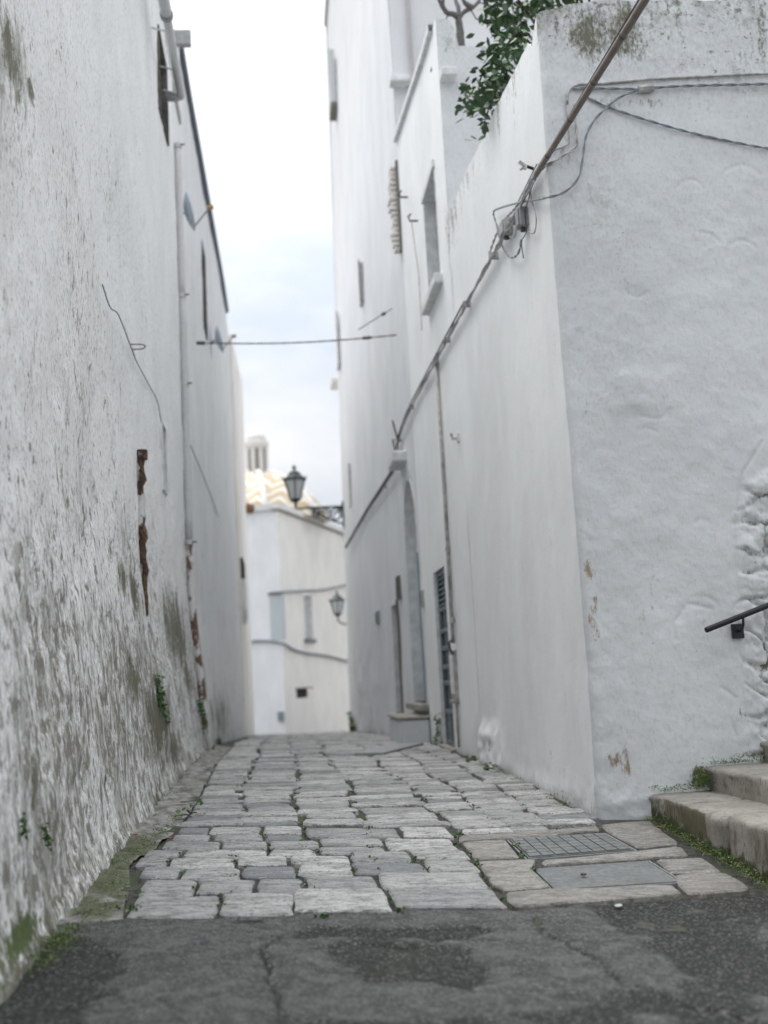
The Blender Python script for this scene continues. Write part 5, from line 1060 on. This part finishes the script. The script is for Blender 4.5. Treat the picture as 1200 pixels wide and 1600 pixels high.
# moss and grass, uncountable
def tufts(name, pts, mat, n, sp, sz, label, up=-.5):
    mb = MB()
    for p in pts:
        for _ in range(n):
            q_ = Vector(p)+Vector((rr.gauss(0, sp), rr.gauss(0, sp), abs(rr.gauss(0, sp*.25)))); R3 = rotm(rr, up); s = rr.uniform(.5, 1.2)*sz; mb.add([q_+R3 @ (Vector(v)*s) for v in wlv], wlf)
    o = mb.build(name, M[mat], None); tag(o, label, 'weeds', kind='stuff')
pts = []
for k in range(1, 7):
    for _ in range(40):
        y = 5.2+11*rr.random()**1.5
        if k >= 4 and y < 7.1: continue
        if rr.random() < .55: pts.append((strip_x(k, y), y, float(gz(strip_x(k, y), y))-.008))
for f in FRONT:
    if rr.random() < .5: p = onG(f[1]+2, (f[2]+f[3])/2); pts.append(p-np.array([0, 0, .006]))
for a, b in [((790, 1419), (716, 1303)), ((794, 1311), (824, 1341)), ((832, 1358), (865, 1390)), ((205, 1430), (220, 1378))]:
    for t in [rr.random() for _ in range(4)]: pts.append(onG(a[0]+(b[0]-a[0])*t, a[1]+(b[1]-a[1])*t)-np.array([0, 0, .004]))
tufts('joint_weeds', pts, 'weed', 14, .014, .018, 'tiny green weeds growing in the joints of the paving')
pts = []
for _ in range(70): y = 4.75+.22*rr.gauss(0, 1); pts.append((float(lean_left(np.array(y), np.array(0.05)))+.03+abs(rr.gauss(0, .04)), y, float(gz(-1, y))+.0+abs(rr.gauss(0, .02))))
for _ in range(50): y = 5.3+3.*rr.random(); pts.append((float(xedge(y))-.03-abs(rr.gauss(0, .05)), y, float(gz(-.9, y))-.0))
for _ in range(60): y = 9+7*rr.random(); pts.append((-.98+abs(rr.gauss(0, .04)), y, float(gz(-1, y))+.01))
tufts('moss', pts, 'mossgreen', 14, .025, .010, 'bright green moss along the foot of the left wall')
pts = []
for _ in range(230): y = 5.2+2.3*rr.random(); pts.append((2.36-abs(rr.gauss(0, .035)), y, float(gz(2.36, y))-.005+abs(rr.gauss(0, .025))))
for _ in range(60): x = 2.4+.45*rr.random(); pts.append((x, 7.60-abs(rr.gauss(0, .02)), .16+abs(rr.gauss(0, .02))))
for _ in range(60): x = 2.8+.5*rr.random(); pts.append((x, 7.60-abs(rr.gauss(0, .02)), .31+abs(rr.gauss(0, .02))))
for _ in range(60): pts.append((2.72+abs(rr.gauss(0, .05)), 7.58-abs(rr.gauss(0, .03)), .19+abs(rr.gauss(0, .06))))
for _ in range(70): y = 8+4*rr.random(); pts.append((2.0-abs(rr.gauss(0, .05)), y, float(gz(2, y))+.002))
tufts('moss', pts, 'mossgreen', 12, .02, .009, 'dark moss along the foot of the steps and the right wall')
# litter
for px, py, mm, nm, lb, ct in ((212, 1307, 'deadleaf', 'fallen_leaf', 'orange dead leaf on the mossy kerb strip beside the left wall', 'leaf'), (266, 1313, 'deadleaf', 'fallen_leaf', 'orange dead leaf at the left edge of the paving', 'leaf'), (1030, 1295, 'deadleaf', 'fallen_leaf', 'orange dead leaf beside the lower step', 'leaf'), (966, 1413, 'paper', 'paper_scrap', 'white paper scrap on the asphalt in front of the manhole covers', 'scrap'), (912, 1370, 'twig', 'fallen_leaf', 'dark leaf lying on the nearer manhole cover edge', 'leaf')):
    p = onG(px, py); a = rr.random()*6; s = .022 if mm != 'paper' else .03; n_ = 9; vs = []
    for k in range(n_): t = 2*math.pi*k/n_; r_ = s*(.55+.45*abs(math.cos(t)))*rr.uniform(.8, 1.1); vs.append((p[0]+r_*math.cos(t+a), p[1]+r_*.8*math.sin(t+a), p[2]+(.014+.004*math.sin(3*t) if mm != 'paper' else -.004+.003*math.sin(3*t))))
    vs += [(v[0], v[1], v[2]-.004) for v in vs]; fs = [tuple(range(n_)), tuple(range(2*n_-1, n_-1, -1))]+[(k, (k+1) % n_, (k+1) % n_+n_, k+n_) for k in range(n_)]
    tag(ob(nm, vs, fs, M[mm]), lb, ct)
